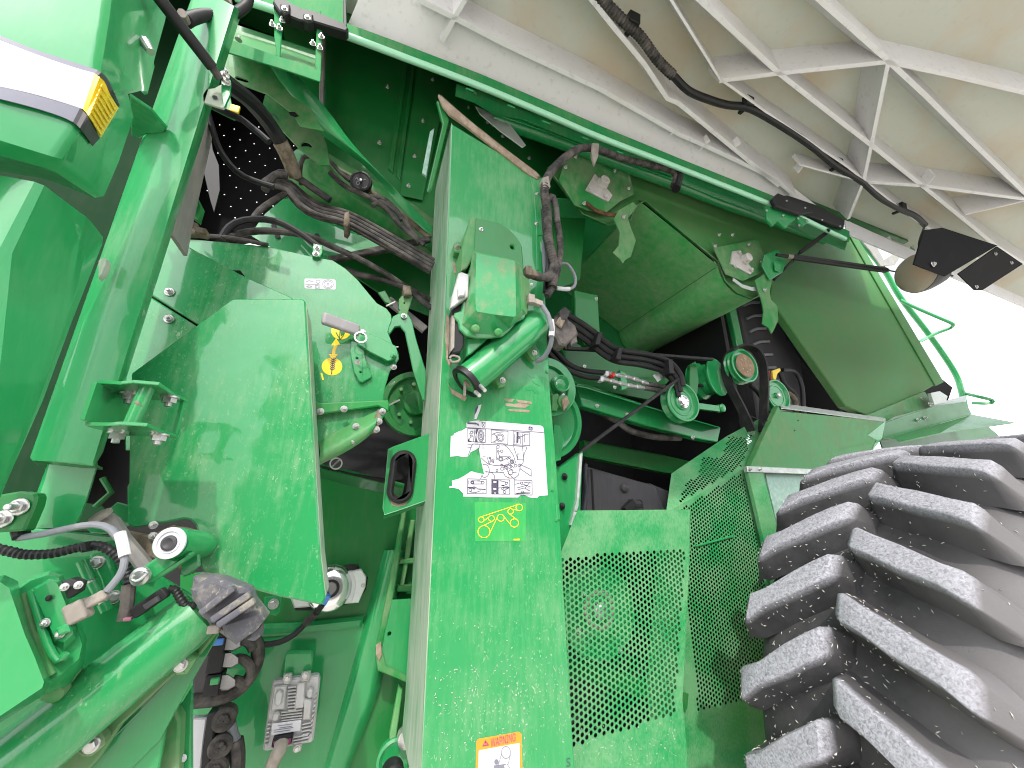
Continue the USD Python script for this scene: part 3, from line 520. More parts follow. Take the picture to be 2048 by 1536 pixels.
# ------------------------------------------------------------------ clean grain elevator
EY = 1.05
b = group_part(CH, 'grain_elevator', 'tall green grain elevator casing in the middle of the opening')
CAS = '903,247 1078,354 1083,400 1088,533 1101,790 1114,938 1127,1170 1150,1545 1152,1620 838,1620 845,1526 864,1116 882,762 890,626 898,400'
obj(b, 'casing', plate(CAS, EY, .33, .003), green_elev, 'green elevator casing sprinkled with chaff')
q = pp('904,247 898,400 890,626 882,762 864,1116 845,1526 838,1620')
obj(b, 'side_face', grid([[at(*p, EY + .004) + (-.0025, 0, 0), at(*p, EY + .004) + (-.0025, .32, 0)] for p in q], .002), green_side, 'elevator side dulled by grey dust', smooth=False)
obj(b, 'seal', plate('876,186 884,190 940,239 1010,295 1074,343 1082,352 1076,357 1060,348 1000,302 930,248 900,227 886,210', 1.040, .012, .004, .002), tan, 'dried mud along the top seal')
obj(b, 'frame_strip', plate('874,200 888,208 898,240 866,372 858,384 854,382 886,246', 1.06, .015, .003), green_deep); obj(b, 'frame_strip', plate('860,262 869,256 853,352 844,345', 1.10, .01, .002), galvgreen)
obj(b, 'corner_plate', plate('1060,352 1092,356 1090,420 1086,470 1074,470 1068,384', EY - .003, .003, .0008), green_elev); bolts(b, '1074,388 1073,448', EY - .003, .007)
obj(b, 'edge_seam', plate('1073,460 1077,460 1078,540 1074,540', EY - .002, .002, .0005), green_elev)
bolts(b, '1094,744', EY, .006, m=green_elev, stud=0); bolts(b, '1104,980 1112,1040', EY, .005, m=green_elev, stud=0)
obj(b, 'hinge_knuckle', plate('1112,1008 1119,1008 1121,1040 1114,1040', EY - .004, .006, .002), green_elev)
# torn service label: white paper with its line drawings
def zl(s): return [(890 + x * .18227, 830 + y * .18227) for x, y in pp(s)]
D = YP(EY - .0008)
paper = outline(zl('235,85 300,66 380,60 370,74 420,64 1050,115 1076,130 1085,160 1106,520 1128,880 1030,890 1010,912 930,905 880,880 830,880 800,905 500,903 200,895 200,860 150,812 100,800 50,802 48,782 80,778 76,720 150,700 210,668 290,615 330,630 430,650 396,500 370,360 330,385 280,408 268,435 250,455 200,462 140,448 55,458 65,230 95,225 100,205 160,175 185,172 235,140'), D)
obj(b, 'service_label', slab(paper, D, .0008, 0), white, 'torn white service label with machine diagram', smooth=False)
obj(b, 'label_scrap', plate(pp('949,838 951,818 957,811 963,809 960,820 953,838'), D, .0008, 0), white, 'small torn scrap of white label', smooth=False)
obj(b, 'label_scrap_print', plate(pp('949.5,830 950.5,818 955,812 957,813 953,824'), D.lift(.0004), .0004, 0), ink, smooth=False)
def zc(cx, cy, r, n=18): return [(890 + (cx + r * cos(a)) * .18227, 830 + (cy + r * sin(a)) * .18227) for a in np.linspace(0, 2 * pi, n)]
W1 = .002
fr = [zl(s) for s in ('250,145 445,155 443,302 252,290 250,145', '508,162 692,178 690,320 506,303 508,162', '748,182 930,195 930,336 750,324 748,182', '247,700 453,705 452,864 246,862 247,700', '512,707 710,712 710,868 512,866 512,707', '765,712 955,718 957,878 768,874 765,712')]
ln = [zl(s) for s in ('236,138 700,165 1083,192', '300,318 490,322 720,332 895,350 898,362 870,420 858,520 820,570', '300,318 256,440', '248,325 300,328', '248,352 290,354', '385,318 372,372', '398,470 440,510 480,540 540,552 620,556 700,540', '750,335 800,490 865,492 850,340', '645,320 700,370 750,440 778,530', '820,540 945,598 947,672 828,592 820,545',
    '640,628 660,668 700,692 770,690 806,660 820,588', '440,624 640,630', '450,620 520,632 545,670 545,700', '412,655 390,698', '680,600 700,650 770,710', '568,360 568,470', '600,395 580,410 605,460', '590,455 705,458', '630,500 700,462', '490,470 530,520', '700,470 770,545', '620,545 740,600', '690,520 760,580', '735,628 770,628', '480,520 460,458', '800,430 795,490')]
ci = [zc(*c) for c in ((581, 350, 15), (622, 397, 14), (584, 398, 9), (612, 482, 24), (612, 482, 15), (570, 478, 9), (492, 470, 10), (530, 490, 9), (505, 500, 9), (488, 522, 9), (530, 516, 7), (685, 478, 9), (710, 465, 9), (735, 512, 22), (735, 512, 13), (776, 556, 14), (708, 545, 10), (680, 555, 9), (622, 548, 11), (628, 588, 18), (655, 560, 9), (655, 585, 9), (680, 592, 8), (724, 568, 10), (722, 628, 26), (570, 608, 11), (815, 550, 14))]
ci += [[(890 + (435 + 52 * cos(a)) * .18227, 830 + (612 + 72 * sin(a)) * .18227) for a in np.linspace(-1.9, 2.3, 20)]]
fr2 = [zc(*c) for c in ((292, 190, 14), (292, 230, 11), (605, 250, 44), (605, 250, 30), (812, 248, 12), (300, 738, 18), (300, 738, 10), (415, 742, 15), (318, 800, 14), (278, 822, 16), (672, 750, 13), (632, 806, 12), (655, 845, 14), (842, 748, 13), (852, 846, 13))] + [[(890 + (395 + rx * cos(a)) * .18227, 830 + (228 + ry * sin(a)) * .18227) for a in np.linspace(0, 2 * pi, 22)] for rx, ry in ((34, 62), (24, 46), (10, 20))]
ln2 = [zl(s) for s in ('260,280 285,235 270,200', '310,290 330,160', '335,285 345,190', '520,215 570,190 640,185', '535,200 575,250', '540,290 605,255', '790,195 785,310', '822,200 830,315', '852,205 850,325', '870,300 870,210', '812,248 890,212', '760,210 765,310', '300,720 410,727', '300,757 415,756', '255,790 340,795 360,812 445,815', '280,845 340,850 390,830', '260,720 262,760', '520,730 580,735 585,860', '600,720 690,740', '620,770 700,790', '640,830 700,800', '590,800 640,795', '775,760 830,742', '850,755 940,790', '790,800 900,770', '780,860 850,850 940,855', '870,740 945,745', '800,820 870,800 930,830', '880,800 930,740')]
inked(b, 'label_drawing', fr + ln + ci, D, .0016, ink, .0006); inked(b, 'label_drawing', fr2 + ln2, D, .0016, ink, .0006)
inked(b, 'label_print', [zl('405,78 443,82 440,135 408,132 405,78 440,135'), zl('443,82 408,132')], D, .0011, ink, .0006,
      fill=[zl(s) for s in ('245,78 340,84 350,92 368,94 376,118 362,116 350,104 245,98', '345,150 368,155 345,215 335,190', '252,250 268,280 300,292 252,290', '340,240 362,300 330,296', '513,708 588,712 586,865 513,866', '640,790 705,794 700,806 640,802', '785,185 808,188 805,300 790,310', '250,792 310,798 330,806 330,814 300,806 250,802', '620,765 655,770 640,782 620,775', '360,806 440,812 440,820 360,816', '780,855 930,852 930,862 790,866')])
inked(b, 'label_print', [], D, .001, white, .0011, fill=[zl(s) for s in ('530,725 565,728 565,745 530,743', '530,800 562,803 562,822 530,820', '540,850 560,852 560,862 540,860')])
lg = outline(zl('918,132 925,125 955,130 962,138 962,165 955,170 925,166 917,158'), D.lift(.0006)); deer = unary_union([LineString([D.uv(*p) for p in zl(s)]).buffer(.0007) for s in ('928,150 938,146 950,150 956,156', '928,150 924,158', '933,148 934,140 940,136', '950,150 952,160', '944,150 940,160')])
obj(b, 'label_emblem', slab(lg.difference(deer), D.lift(.0006), .0005, 0), ink, 'small dark emblem on the label', smooth=False)
for s in ('888,210 915,212', '795,425 820,428', '420,455 445,458', '525,292 555,294', '760,626 785,628', '905,798 930,802', '905,832 925,834', '405,845 430,847', '360,715 382,717'):
    inked(b, 'label_lettering', [zl(s)], D, .0018, brace_grey, .0006)
inked(b, 'label_mark', [zl('693,676 703,682 697,688 690,680')], D, .0014, orange, .0006)
# belt routing decal
obj(b, 'decal_film', plate(zl('325,952 890,962 886,1388 330,1386'), D, .0008, 0, .004), film, 'clear film of the belt routing decal', smooth=False)
def zb(*c): return zc(*c, n=32)
BD = [zb(398, 1148, 30), zb(510, 1135, 32), zb(428, 1280, 66), zb(612, 1128, 38), zb(720, 1058, 30), zb(815, 1015, 36), zb(762, 1185, 45)] + [zl(s) for s in ('388,1120 800,983', '418,1172 490,1112', '420,1214 518,1168', '492,1298 580,1108', '646,1112 726,1212', '700,1082 792,1150', '738,1034 826,1050')]
inked(b, 'belt_diagram', BD, D, .0019, yellow, .0008, label='yellow belt routing diagram'); inked(b, 'yellow_dash', [], D, .001, yellow, .0008, fill=[zl('755,1360 824,1358 818,1374 753,1375')])
# warning label near the bottom
WL = D
obj(b, 'warning_label', plate('953,1483 957,1478 1038,1464 1043,1468 1046,1600 950,1600', WL, .0008, 0, .0015), orange, 'orange warning label with pictograph', smooth=False)
obj(b, 'warning_label_field', plate('957.5,1501 1039,1486 1041.5,1596 955,1596', WL.lift(.0004), .0004, 0), white, smooth=False)
wt = meshkit.text_mesh('WARNING', .0155, .0004); tw = wt.bounds[1][0]; o = WL.hit(981, 1494); e = WL.hit(1031, 1482); sx = np.linalg.norm(e - o) / tw; ux = (e - o) / np.linalg.norm(e - o); vz = np.cross(-Y, ux)
wv = np.asarray(wt.vertices); obj(b, 'warning_lettering', trimesh.Trimesh(o + np.outer(wv[:, 0] * sx, ux) + np.outer(wv[:, 1], vz) + np.outer(wv[:, 2] + .0004, -Y), wt.faces, process=False), maroon, 'word WARNING', smooth=False)
inked(b, 'warning_triangle', ['966,1492 971,1482 977,1490 966,1492', '971,1485 972,1489'], WL, .0018, maroon, .0006)
inked(b, 'warning_pictograph', [ring_px(1012, 1505, 9, 12), '1003,1508 997,1530', '1021,1510 1016,1530', '990,1532 1012,1529', '1014,1528 1022,1540'], WL, .0014, stripe_grey, .0010, fill=[ring_px(993, 1524, 4.5, 5.5), '988,1531 1010,1528 1008,1533 1016,1545 988,1547'])
inked(b, 'stencil_letter', [[(1137 + 3.6 * x, 1525 + 8 * y) for x, y in ((1, -.9), (0, -1), (-1, -.7), (-.7, -.1), (.6, .1), (1, .6), (0, 1), (-1, .85))]], D, .0014, ink, .0006, label='black letter S')
# wiped finger marks and caked spots
for s in ('1053,748 1066,744 1078,752 1076,757 1060,754', '1064,762 1082,758 1080,772 1076,770 1070,768', '1050,776 1062,770 1072,774 1078,786 1072,788 1064,780 1052,782'): obj(b, 'wiped_mark', plate(s, D, .0006, 0, .0), green, smooth=False)
for s in ('1008,797 1030,798 1024,804 1012,802', '1032,799 1062,803 1064,808 1036,805', '1010,806 1028,808 1040,806 1060,810 1050,816 1030,814 1012,812', '1016,818 1060,820 1058,825 1018,822'): obj(b, 'mud_mark', plate(s, D, .0008, 0), tan, smooth=False)
for s in ('893,625 900,640 903,690 901,735 893,720 890,670', '905,520 912,530 914,548 908,545', '893,762 900,775 935,795 930,802 905,788'): obj(b, 'mud_mark', plate(s, D.lift(.002), .003, .001), tan, smooth=False)

# ------------------------------------------------------------------ actuator on the elevator
b = group_part(CH, 'moisture_unit', 'green cast sensor housing with tube bolted to the elevator')
def za(s): return [(860 + x * .2473, 420 + y * .2473) for x, y in pp(s)]
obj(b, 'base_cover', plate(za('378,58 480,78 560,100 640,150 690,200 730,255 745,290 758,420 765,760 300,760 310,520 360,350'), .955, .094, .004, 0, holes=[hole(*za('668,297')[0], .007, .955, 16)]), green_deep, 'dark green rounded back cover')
obj(b, 'cover_return', plate(za('330,58 378,58 372,350 300,470 255,490 262,300'), .965, .084, .003), green_dust); bolts(b, '962,459', .955, .008)
obj(b, 'mount_ear', plate(za('195,270 225,250 285,258 285,290 240,300 275,345 250,350 200,335'), 1.02, .03, .003, .003), green_dust); bolts(b, '914,494', 1.02, .008, m=cast)
A1 = [at(*p, .895) for p in za('375,352 500,375 672,408 688,420 694,640 695,850 680,864 520,845 385,822 370,808 368,560')]
A2 = [at(*p, .945) for p in za('350,335 520,372 690,410 742,450 762,600 772,800 740,870 640,960 560,1012 350,1000 260,930')]
obj(b, 'housing', loft(A1, A2), green_muddy, 'boxy green housing with dust on its face', smooth=28)
obj(b, 'housing_flange', plate(za('330,470 352,330 520,365 700,405 760,520 790,560 805,650 780,830 765,872 700,905 640,980 590,1018 500,1028 380,1032 290,1010 240,960 228,900 190,860 200,830 250,815'), .945, .012, .003), green_elev)
obj(b, 'side_lid', loft([at(*p, .925) for p in za('708,520 745,528 752,640 750,800 715,850 700,840')], [at(*p, .95) for p in za('712,520 800,560 812,660 785,840 730,880 700,850')]), green_dust)
for s, c in (('365,962', .93), ('548,992', .93)): obj(b, 'boss', lathe([(0, .012), (.02, .011), (.024, .006)], at(*za(s)[0], c), (-.2, -1, -.4), 14), green_dust)
obj(b, 'latch', plate(za('232,508 258,498 318,520 312,700 250,740 200,775 168,790 180,700'), .93, .02, .003), alu, 'zinc latch plate'); obj(b, 'latch_block', plate(za('225,632 290,640 285,690 230,698'), .918, .015, .003), alu)
obj(b, 'black_slide', plate(za('215,720 262,700 280,880 275,1100 250,1150 170,1165 185,900 178,800'), .955, .04, .004), plastic, 'black slide with worn edge'); obj(b, 'slide_edge', plate(za('178,850 205,852 200,1110 165,1150'), .95, .02, .002), cast)
ta, tb = at(932, 765, .995), at(1080, 640, .995); td = (tb - ta) / np.linalg.norm(tb - ta)
obj(b, 'tube', sweep([ta, ta + td * .01, tb - td * .02, tb - td * .005, tb], [.046, .0465, .0465, .040, .015], 28), green, 'short green tube housing', smooth=40)
obj(b, 'tube_rim', lathe([(-.004, .036), (-.004, .050), (.012, .050), (.012, .036), (-.004, .036)], ta, td, 28), plastic); obj(b, 'tube_end', lathe([(.0, .04), (.001, .001)], ta + td * .003, -td, 24), mud)
obj(b, 'end_bar', bar(ta - td * .004 + (.0, 0, .035), ta - td * .004 - (.0, 0, .036), .007, .007), cast); obj(b, 'end_boss', lathe([(0, .012), (.008, .011), (.009, .004)], ta + (.006, -.004, 0), -td, 14), mud)
obj(b, 'tube_fillet', plate(za('298,1035 470,1040 330,1165 298,1180'), .97, .07, .003), green)
for s, bp in (('775,1135 820,1090 850,1080 888,1140 850,1215 828,1205', '845,1155'), ('512,1360 560,1300 590,1295 636,1370 610,1425 560,1435', '588,1378')):
    obj(b, 'mount_tab', plate(za(s), 1.02, .028, .003, .002), green_dust); bolts(b, ' '.join(f'{x},{y}' for x, y in za(bp)), 1.02, .009)
obj(b, 'eye_bolt', tube([at(*p, .96) for p in za('160,1200 175,1180 220,1185 240,1205 225,1225 180,1230 160,1208')], .0035), cast)
for s in ('405,1420 445,1460', '370,1475 400,1500'): q = za(s); obj(b, 'pin', sweep([at(*q[0], .96), at(*q[1], .93)], [.006, .005], 10), steel)
obj(b, 'connector', cat(rbox(at(*za('815,725')[0], .935), I3, (.022, .02, .03), .003), bar(at(*za('825,735')[0], .93), at(*za('905,765')[0], .93), .016, .016)), cast, 'dusty tan connector')
obj(b, 'connector_cable', tube([at(*p, d) for p, d in zip(za('900,765 950,840 978,930 985,1000 975,1090 940,1165 905,1205 860,1222'), (.93, .93, .935, .94, .96, .99, 1.01, 1.03))], .0075), cablegrey); obj(b, 'cable_sleeve', tube([at(*p, .94) for p in za('979,890 986,960 982,1020')], .0088), white)
obj(b, 'upper_plug', cat(rbox(at(*za('790,505')[0], .97), I3, (.022, .03, .035), .004), rbox(at(*za('835,520')[0], .97), I3, (.03, .02, .02), .004)), mud)
obj(b, 'cable_stub', tube([at(*p, d) for p, d in zip(za('850,525 900,540 960,550 1010,510'), (.97, .98, .99, 1.0))], .012), blackdusty)
bolts(b, '1063,569', .93, .005)

# ------------------------------------------------------------------ wiring loom and hydraulic hoses right of the elevator
b = group_part(CH, 'wiring_loom', 'black wiring loom hanging beside the elevator')
obj(b, 'conduit', tube('1347,372,1.12 1352,352,1.12 1340,340,1.12 1300,330,1.12 1250,318,1.13 1194,299,1.10 1165,296,1.08 1140,308,1.05 1118,326,1.03 1100,346,1.02 1090,370,1.0 1090,395,1.0 1095,430,1.0 1096,470,1.0 1104,510,1.0 1110,540,1.0 1104,575,1.0', .0165, ribs=.01), blackdusty, 'thick corrugated conduit')
obj(b, 'conduit_end', tube('1352,378 1358,352 1350,340', .021, 1.115), black)
obj(b, 'branch', tube('1094,402 1104,394 1111,410 1114,440 1119,470 1120,505 1114,545 1104,575 1094,592', .0125, 1.005, ribs=.012), blackdusty)
obj(b, 'branch', tube('1086,420 1090,470 1096,515 1092,560 1090,585', .008, 1.02), black)
obj(b, 'branch', tube('1058,548,.99 1080,556,.99 1100,548,1.0 1106,530,1.0', .012), blackdusty)
obj(b, 'clamp', plate('1186,285 1199,286 1197,312 1190,330 1184,310', 1.06, .012, .003), cast); obj(b, 'clamp', plate('1086,354 1098,350 1102,372 1088,378', .985, .03, .004), cast)
obj(b, 'cable_loop', tube('1122,527 1134,528 1144,540 1151,556 1149,572 1138,578 1128,578', .0055, 1.04), cablegrey); obj(b, 'cable_label', tube('1113,576 1126,578 1139,578', .0075, 1.038), white, 'white sleeve on grey cable')
obj(b, 'fuse_tag', plate('1085,480 1093,500 1102,545 1098,568 1090,564 1086,520', 1.03, .008, .002), cablegrey)
obj(b, 'relay_box', cat(plate('1104,640 1122,624 1152,650 1158,668 1132,692 1120,688 1108,664', .98, .045, .006), plate('1120,622 1130,612 1142,622 1134,640 1122,640', .97, .04, .004)), blackdusty, 'dusty black relay box')
obj(b, 'box_strap', plate('1112,646 1128,620 1140,626 1124,656', .972, .05, .004), mud); obj(b, 'box_foot', plate('1140,672 1154,668 1156,684 1144,692', .985, .03, .004), blackdusty)
b = group_part(CH, 'hydraulic_hoses', 'black hydraulic hoses clamped in a bundle')
for k, (dx, dy) in enumerate(((0, 0), (-5, 11), (-9, 22))):
    obj(b, 'hose', tube([at(x + dx, y + dy, 1.36 + .012 * k) for x, y in pp('1128,625 1161,645 1188,664 1210,683 1240,700 1292,708 1336,722 1360,748 1366,772')], .0135), black)
for s in ('1197,664 1206,662 1200,690 1190,688', '1238,694 1246,694 1242,720 1232,716', '1338,718 1346,718 1350,748 1340,746'): obj(b, 'hose_clip', plate(s, 1.33, .05, .003), black)
for s, s2, s3 in (('1100,690 1136,727 1169,741 1214,746', '1214,746 1262,756 1296,768', '1296,768 1320,772 1334,776'), ('1098,706 1128,735 1165,752 1202,757', '1202,757 1252,770 1288,776', '1288,776 1310,780 1330,788')):
    obj(b, 'hose', tube(s, .0115, 1.42), black); obj(b, 'hose_tail', tube(s3, .011, 1.42), blackdusty)
    C = [at(*p, 1.42) for p in pp(s2)]; C = spline(C, .004); rr = np.where((np.arange(len(C)) // 6) % 2 == 0, .0125, .0095); obj(b, 'hose_fitting', sweep(C, rr, 10), steel, 'bright hose couplings', smooth=20)
for s, m_ in (('1213,741 1219,743 1217,752 1211,750', white), ('1226,744 1231,746 1229,754 1224,752', redp), ('1203,752 1209,753 1207,763 1201,761', white)): obj(b, 'sleeve', plate(s, 1.40, .03, .002), m_)
obj(b, 'zinc_tab', plate('1306,750 1326,742 1344,744 1346,756 1326,756 1316,764', 1.40, .004, .001), galv); bolts(b, '1338,750', 1.39, .008)
obj(b, 'clamp_plate', plate('1240,740 1252,746 1256,776 1244,780', 1.415, .02, .002), green)
bolts(b, '1190,694 1169,733 1229,775', 1.40, .008)

# ------------------------------------------------------------------ drive: sheaves, belts, beam
b = group_part(CH, 'drive_frame', 'green frame beam carrying the belt drive')
obj(b, 'beam', plate('1150,762 1172,768 1300,812 1442,856 1436,884 1400,878 1290,850 1165,812', 1.50, .05, .004), green, 'green channel beam'); obj(b, 'beam_flange', grid([[at(x, y, 1.50), at(x, y, 1.44)] for x, y in pp('1150,772 1172,776 1300,816 1440,856')], .004), green)
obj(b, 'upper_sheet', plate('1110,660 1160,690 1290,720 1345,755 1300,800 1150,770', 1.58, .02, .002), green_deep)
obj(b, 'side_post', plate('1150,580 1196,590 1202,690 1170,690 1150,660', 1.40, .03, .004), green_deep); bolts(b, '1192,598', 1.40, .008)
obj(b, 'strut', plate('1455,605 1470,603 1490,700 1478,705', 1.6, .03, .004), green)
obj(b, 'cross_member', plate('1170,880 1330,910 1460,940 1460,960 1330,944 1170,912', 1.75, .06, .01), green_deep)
obj(b, 'elevator_side_post', plate('1108,938 1128,930 1166,902 1162,1022 1132,1112 1126,1170 1118,1170', 1.30, .04, .004), green); bolts(b, '1129,953 1124,1012', 1.295, .012, m=plastic); obj(b, 'post_edge', plate('1160,910 1166,905 1158,1010 1146,1056 1142,1050 1154,1000', 1.285, .02, .002), galv)
obj(b, 'lower_conduit', tube('1180,815 1230,840 1262,862 1310,874 1360,876', .016, 1.55), blackdusty); obj(b, 'conduit_clip', plate('1200,816 1212,818 1210,826 1202,828', 1.52, .03, .003), green); bolts(b, '1194,812 1254,829 1385,875', 1.5, .010)
obj(b, 'pulley_bracket', plate('1380,730 1392,722 1398,760 1394,800 1380,800', 1.45, .02, .003), green_deep)
obj(b, 'tension_arm', bar(at(1390, 812, 1.4), at(1436, 818, 1.4), .03, .02), green); obj(b, 'tension_boss', lathe([(0, .022), (.03, .021), (.034, .015)], at(1436, 818, 1.42), (0, -1, 0), 16), green)
def sheave(name, label, c, r, y, w=.04, m=green, hub=.3, dish=None, hubm=chrome, tilt=(0, -1, 0), grooves=1):
    g = group_part(CH, name, label); C = at(*c, y); tilt = np.asarray(tilt, float)
    pr = [(-w, r * .5), (-w, r * .97), (-w * .92, r)]
    for k in range(grooves): a0 = -w * .92 + (w * .84) * k / grooves; a1 = -w * .92 + (w * .84) * (k + 1) / grooves; pr += [(a0 + .001, r), ((a0 + a1) / 2 - .001, r * .86), ((a0 + a1) / 2 + .001, r * .86), (a1 - .001, r)]
    pr += [(0, r), (.002, r * .985), (.002, r * .91), (-.003, r * .89), (-w * .22, r * .84), (-w * .24, r * .70), (-w * .18, r * .68), (-w * .18, r * .60), (-w * .24, r * .58), (-w * .24, r * hub * 1.25), (-w * .1, r * hub * 1.15), (-w * .1, .002)]
    obj(g, 'rim', lathe(pr, C, tilt, 40), m, smooth=30); obj(g, 'hub', lathe([(-w * .2, r * hub), (w * .05, r * hub * .95), (w * .1, r * hub * .5), (w * .12, r * hub * .45), (w * .12, .001)], C, tilt, 24), hubm, smooth=30)
    for k in range(8):
        a = k * pi / 4; F = frame(tilt); bo = C + F @ np.array([r * hub * .75 * cos(a), r * hub * .75 * sin(a), w * .04]); obj(g, 'bolt', lathe([(0, r * .035), (.005, r * .035), (.006, .001)], bo, tilt, 8), steel)
    return g, C
sheave('idler_pulley', 'green idler pulley with bright hub', (1367, 803), .098, 1.38, .05, hub=.34)
sheave('small_sheave', 'small green sheave beside the guard', (1557, 790), .092, 1.42, .05, hub=.16, m=green)
g, C = sheave('variable_sheave', 'green ringed sheave with rusty centre', (1490, 731), .094, 1.36, .055, hub=.5, hubm=brown, grooves=2); obj(g, 'centre_disc', lathe([(-.002, .001), (.001, .064), (-.002, .066)], C + (0, -.003, 0), (0, -1, 0), 28), brown, 'rust brown centre disc')
g = group_part(CH, 'clutch_drum', 'green drum behind the ringed sheave'); obj(g, 'drum', lathe([(-.13, .07), (-.13, .104), (-.09, .106), (-.07, .088), (-.03, .088), (-.008, .106), (0, .106), (.003, .10), (.003, .01)], at(1436, 754, 1.46), (.25, -1, 0), 30), green)
g = group_part(CH, 'large_sheave', 'large green sheave half hidden behind the elevator')
C = at(1094, 838, 1.30); obj(g, 'rim', lathe([(-.05, .12), (-.05, .150), (-.02, .152), (-.015, .145), (0, .152), (.003, .15), (.003, .132), (-.01, .125), (-.014, .11), (-.014, .01)], C, (0, -1, 0), 56), green, smooth=30)
C2 = at(1098, 772, 1.24); obj(g, 'front_disc', lathe([(-.02, .05), (-.02, .112), (0, .114), (.002, .11), (.002, .082), (-.012, .078), (-.012, .05), (-.002, .046), (-.002, .01)], C2, (0, -1, 0), 48), green, smooth=30)
obj(g, 'hub', lathe([(-.01, .034), (.012, .033), (.014, .028), (.004, .02), (.006, .012), (.006, .001)], at(1121, 768, 1.225), (0, -1, 0), 24), green); obj(g, 'hub_lobe', lathe([(-.01, .028), (.01, .027), (.012, .015)], at(1127, 805, 1.225), (0, -1, 0), 18), green_dust)
obj(g, 'hub_lobe', plate('1104,790 1116,786 1124,800 1114,822 1104,820', 1.222, .012, .003), green_dust); obj(g, 'dust_patch', plate('1124,800 1134,790 1140,806 1128,822', 1.205, .008, .003), tan)
obj(g, 'web_plate', plate('1108,848 1120,852 1128,880 1122,920 1106,925', 1.265, .01, .002), green); bolts(g, '1110,768', 1.225, .01)
for a in (200, 250, 330): p = C2 + .064 * np.array([cos(radians(a)), 0, sin(radians(a))]); obj(g, 'disc_bolt', lathe([(0, .008), (.006, .008), (.007, .002)], p + (0, -.0, 0), (0, -1, 0), 8), steel)
def strap(parent, s, y, w, t=.012, m=belt, label=None):
    P = pts3(s, y); C = spline(P, .02) if len(P) > 2 else np.array(P); T = np.gradient(C, axis=0); T /= np.linalg.norm(T, axis=1, keepdims=True); N = np.cross(T, Y); N /= np.linalg.norm(N, axis=1, keepdims=True); W = np.cross(N, T)
    R = np.stack([C + N * t / 2 + W * w / 2, C - N * t / 2 + W * w / 2, C - N * t / 2 - W * w / 2, C + N * t / 2 - W * w / 2], 1); m_ = cat(*[loft(R[i], R[i + 1], i in (0, len(R) - 2)) for i in range(len(R) - 1)]); m_.merge_vertices(); return obj(parent, 'run', m_, m, label)
g = group_part(CH, 'drive_belt', 'black drive belts running between the sheaves')
strap(g, '1164,904,1.32 1176,892,1.32 1343,768,1.36 1352,760,1.37', 1.3, .016); strap(g, '1128,697 1200,701 1320,711 1424,719', 1.40, .020)
strap(g, '1526,862 1528,815 1529,765 1525,726 1511,701 1491,692 1470,696 1455,713 1451,738 1458,768 1482,816 1504,862', 1.425, .05, .012); strap(g, '1396,770 1425,777', 1.5, .02)
g = group_part(CH, 'tank_cover', 'dark grey moulded cover low in the opening')
obj(g, 'front', plate('1176,933 1293,966 1312,972 1336,1030 1330,1060 1166,1060', 1.48, .03, .01, .01), cover); obj(g, 'side', plate('1300,966 1345,985 1350,1060 1320,1060', 1.50, .03, .008), cover)
obj(g, 'knob', lathe([(0, .022), (.012, .020), (.022, .010), (.024, .002)], at(1248, 975, 1.48), (.1, -1, .1), 18), cover); obj(g, 'sensor', cat(bar(at(1250, 1022, 1.45), at(1266, 1004, 1.45), .03, .03), rbox(at(1276, 1012, 1.45), I3, (.05, .02, .02), .004)), plastic)
obj(g, 'sensor_wire', tube('1268,1010 1274,1000 1284,1003 1286,1020', .003, 1.44), black); obj(g, 'seam', plate('1182,938 1186,939 1192,1058 1188,1058', 1.475, .01, .002), plastic); obj(g, 'edge_hose', tube('1172,928 1170,950 1172,985 1166,1030', .008, 1.45), navy)

# ------------------------------------------------------------------ perforated belt guards
PITCH, PR = .0162, .0061
b = group_part(CH, 'perforated_guard', 'front green belt guard with punched window')
GA = YP(1.15); og = outline('1155,1021 1381,1019 1376,1150 1363,1400 1372,1500 1378,1640 1130,1640 1118,1115', GA)
ra = outline('1120,1112 1130,1110 1374,1094 1366,1220 1352,1433 1270,1458 1148,1496 1120,1496', GA)
obj(b, 'sheet', slab(punched(og, hexholes(GA, ra, PITCH, PR, True), PR, 8), GA, .0018, .0), green_guard, smooth=False)
obj(b, 'side_fold', grid([[at(*p, 1.15) + (.0005, .0, 0), at(*p, 1.15) + (.0005, .16, 0)] for p in pp('1380,1021 1376,1150 1363,1400 1372,1500 1378,1640')], .003), green_guard, smooth=False)
obj(b, 'top_fold', grid([[at(*p, 1.151) + (0, 0, -.001), at(*p, 1.151) + (0, .02, -.001)] for p in pp('1155,1021 1381,1019')], .003), green)
b = group_part(CH, 'perforated_guard', 'rear green belt guard with stepped punched window')
GB = YP(1.40); og = outline('1332,1026 1500,930 1512,985 1540,1110 1570,1260 1590,1400 1600,1640 1350,1640 1330,1300', GB)
GC = P3(at(1332, 1026, 1.40), at(1500, 930, 1.40), at(1454, 872, 1.50)); oc = outline('1332,1026 1343,947 1454,872 1526,834 1557,811 1500,930', GC); rc = outline('1350,1014 1373,956 1390,957 1404,912 1441,915 1455,871 1490,874 1499,855 1514,857 1484,934', GC)
obj(b, 'angled_sheet', slab(punched(oc, hexholes(GC, rc, PITCH, PR, True), PR, 8), GC, .0018, .0), green_guard, smooth=False)
rb = outline('1484,940 1496,985 1532,1160 1556,1300 1560,1390 1394,1425 1384,1300 1360,1120 1340,1030', GB)
obj(b, 'sheet', slab(punched(og, hexholes(GB, rb, PITCH, PR, True), PR, 8), GB, .0018, .0), green_guard, smooth=False)
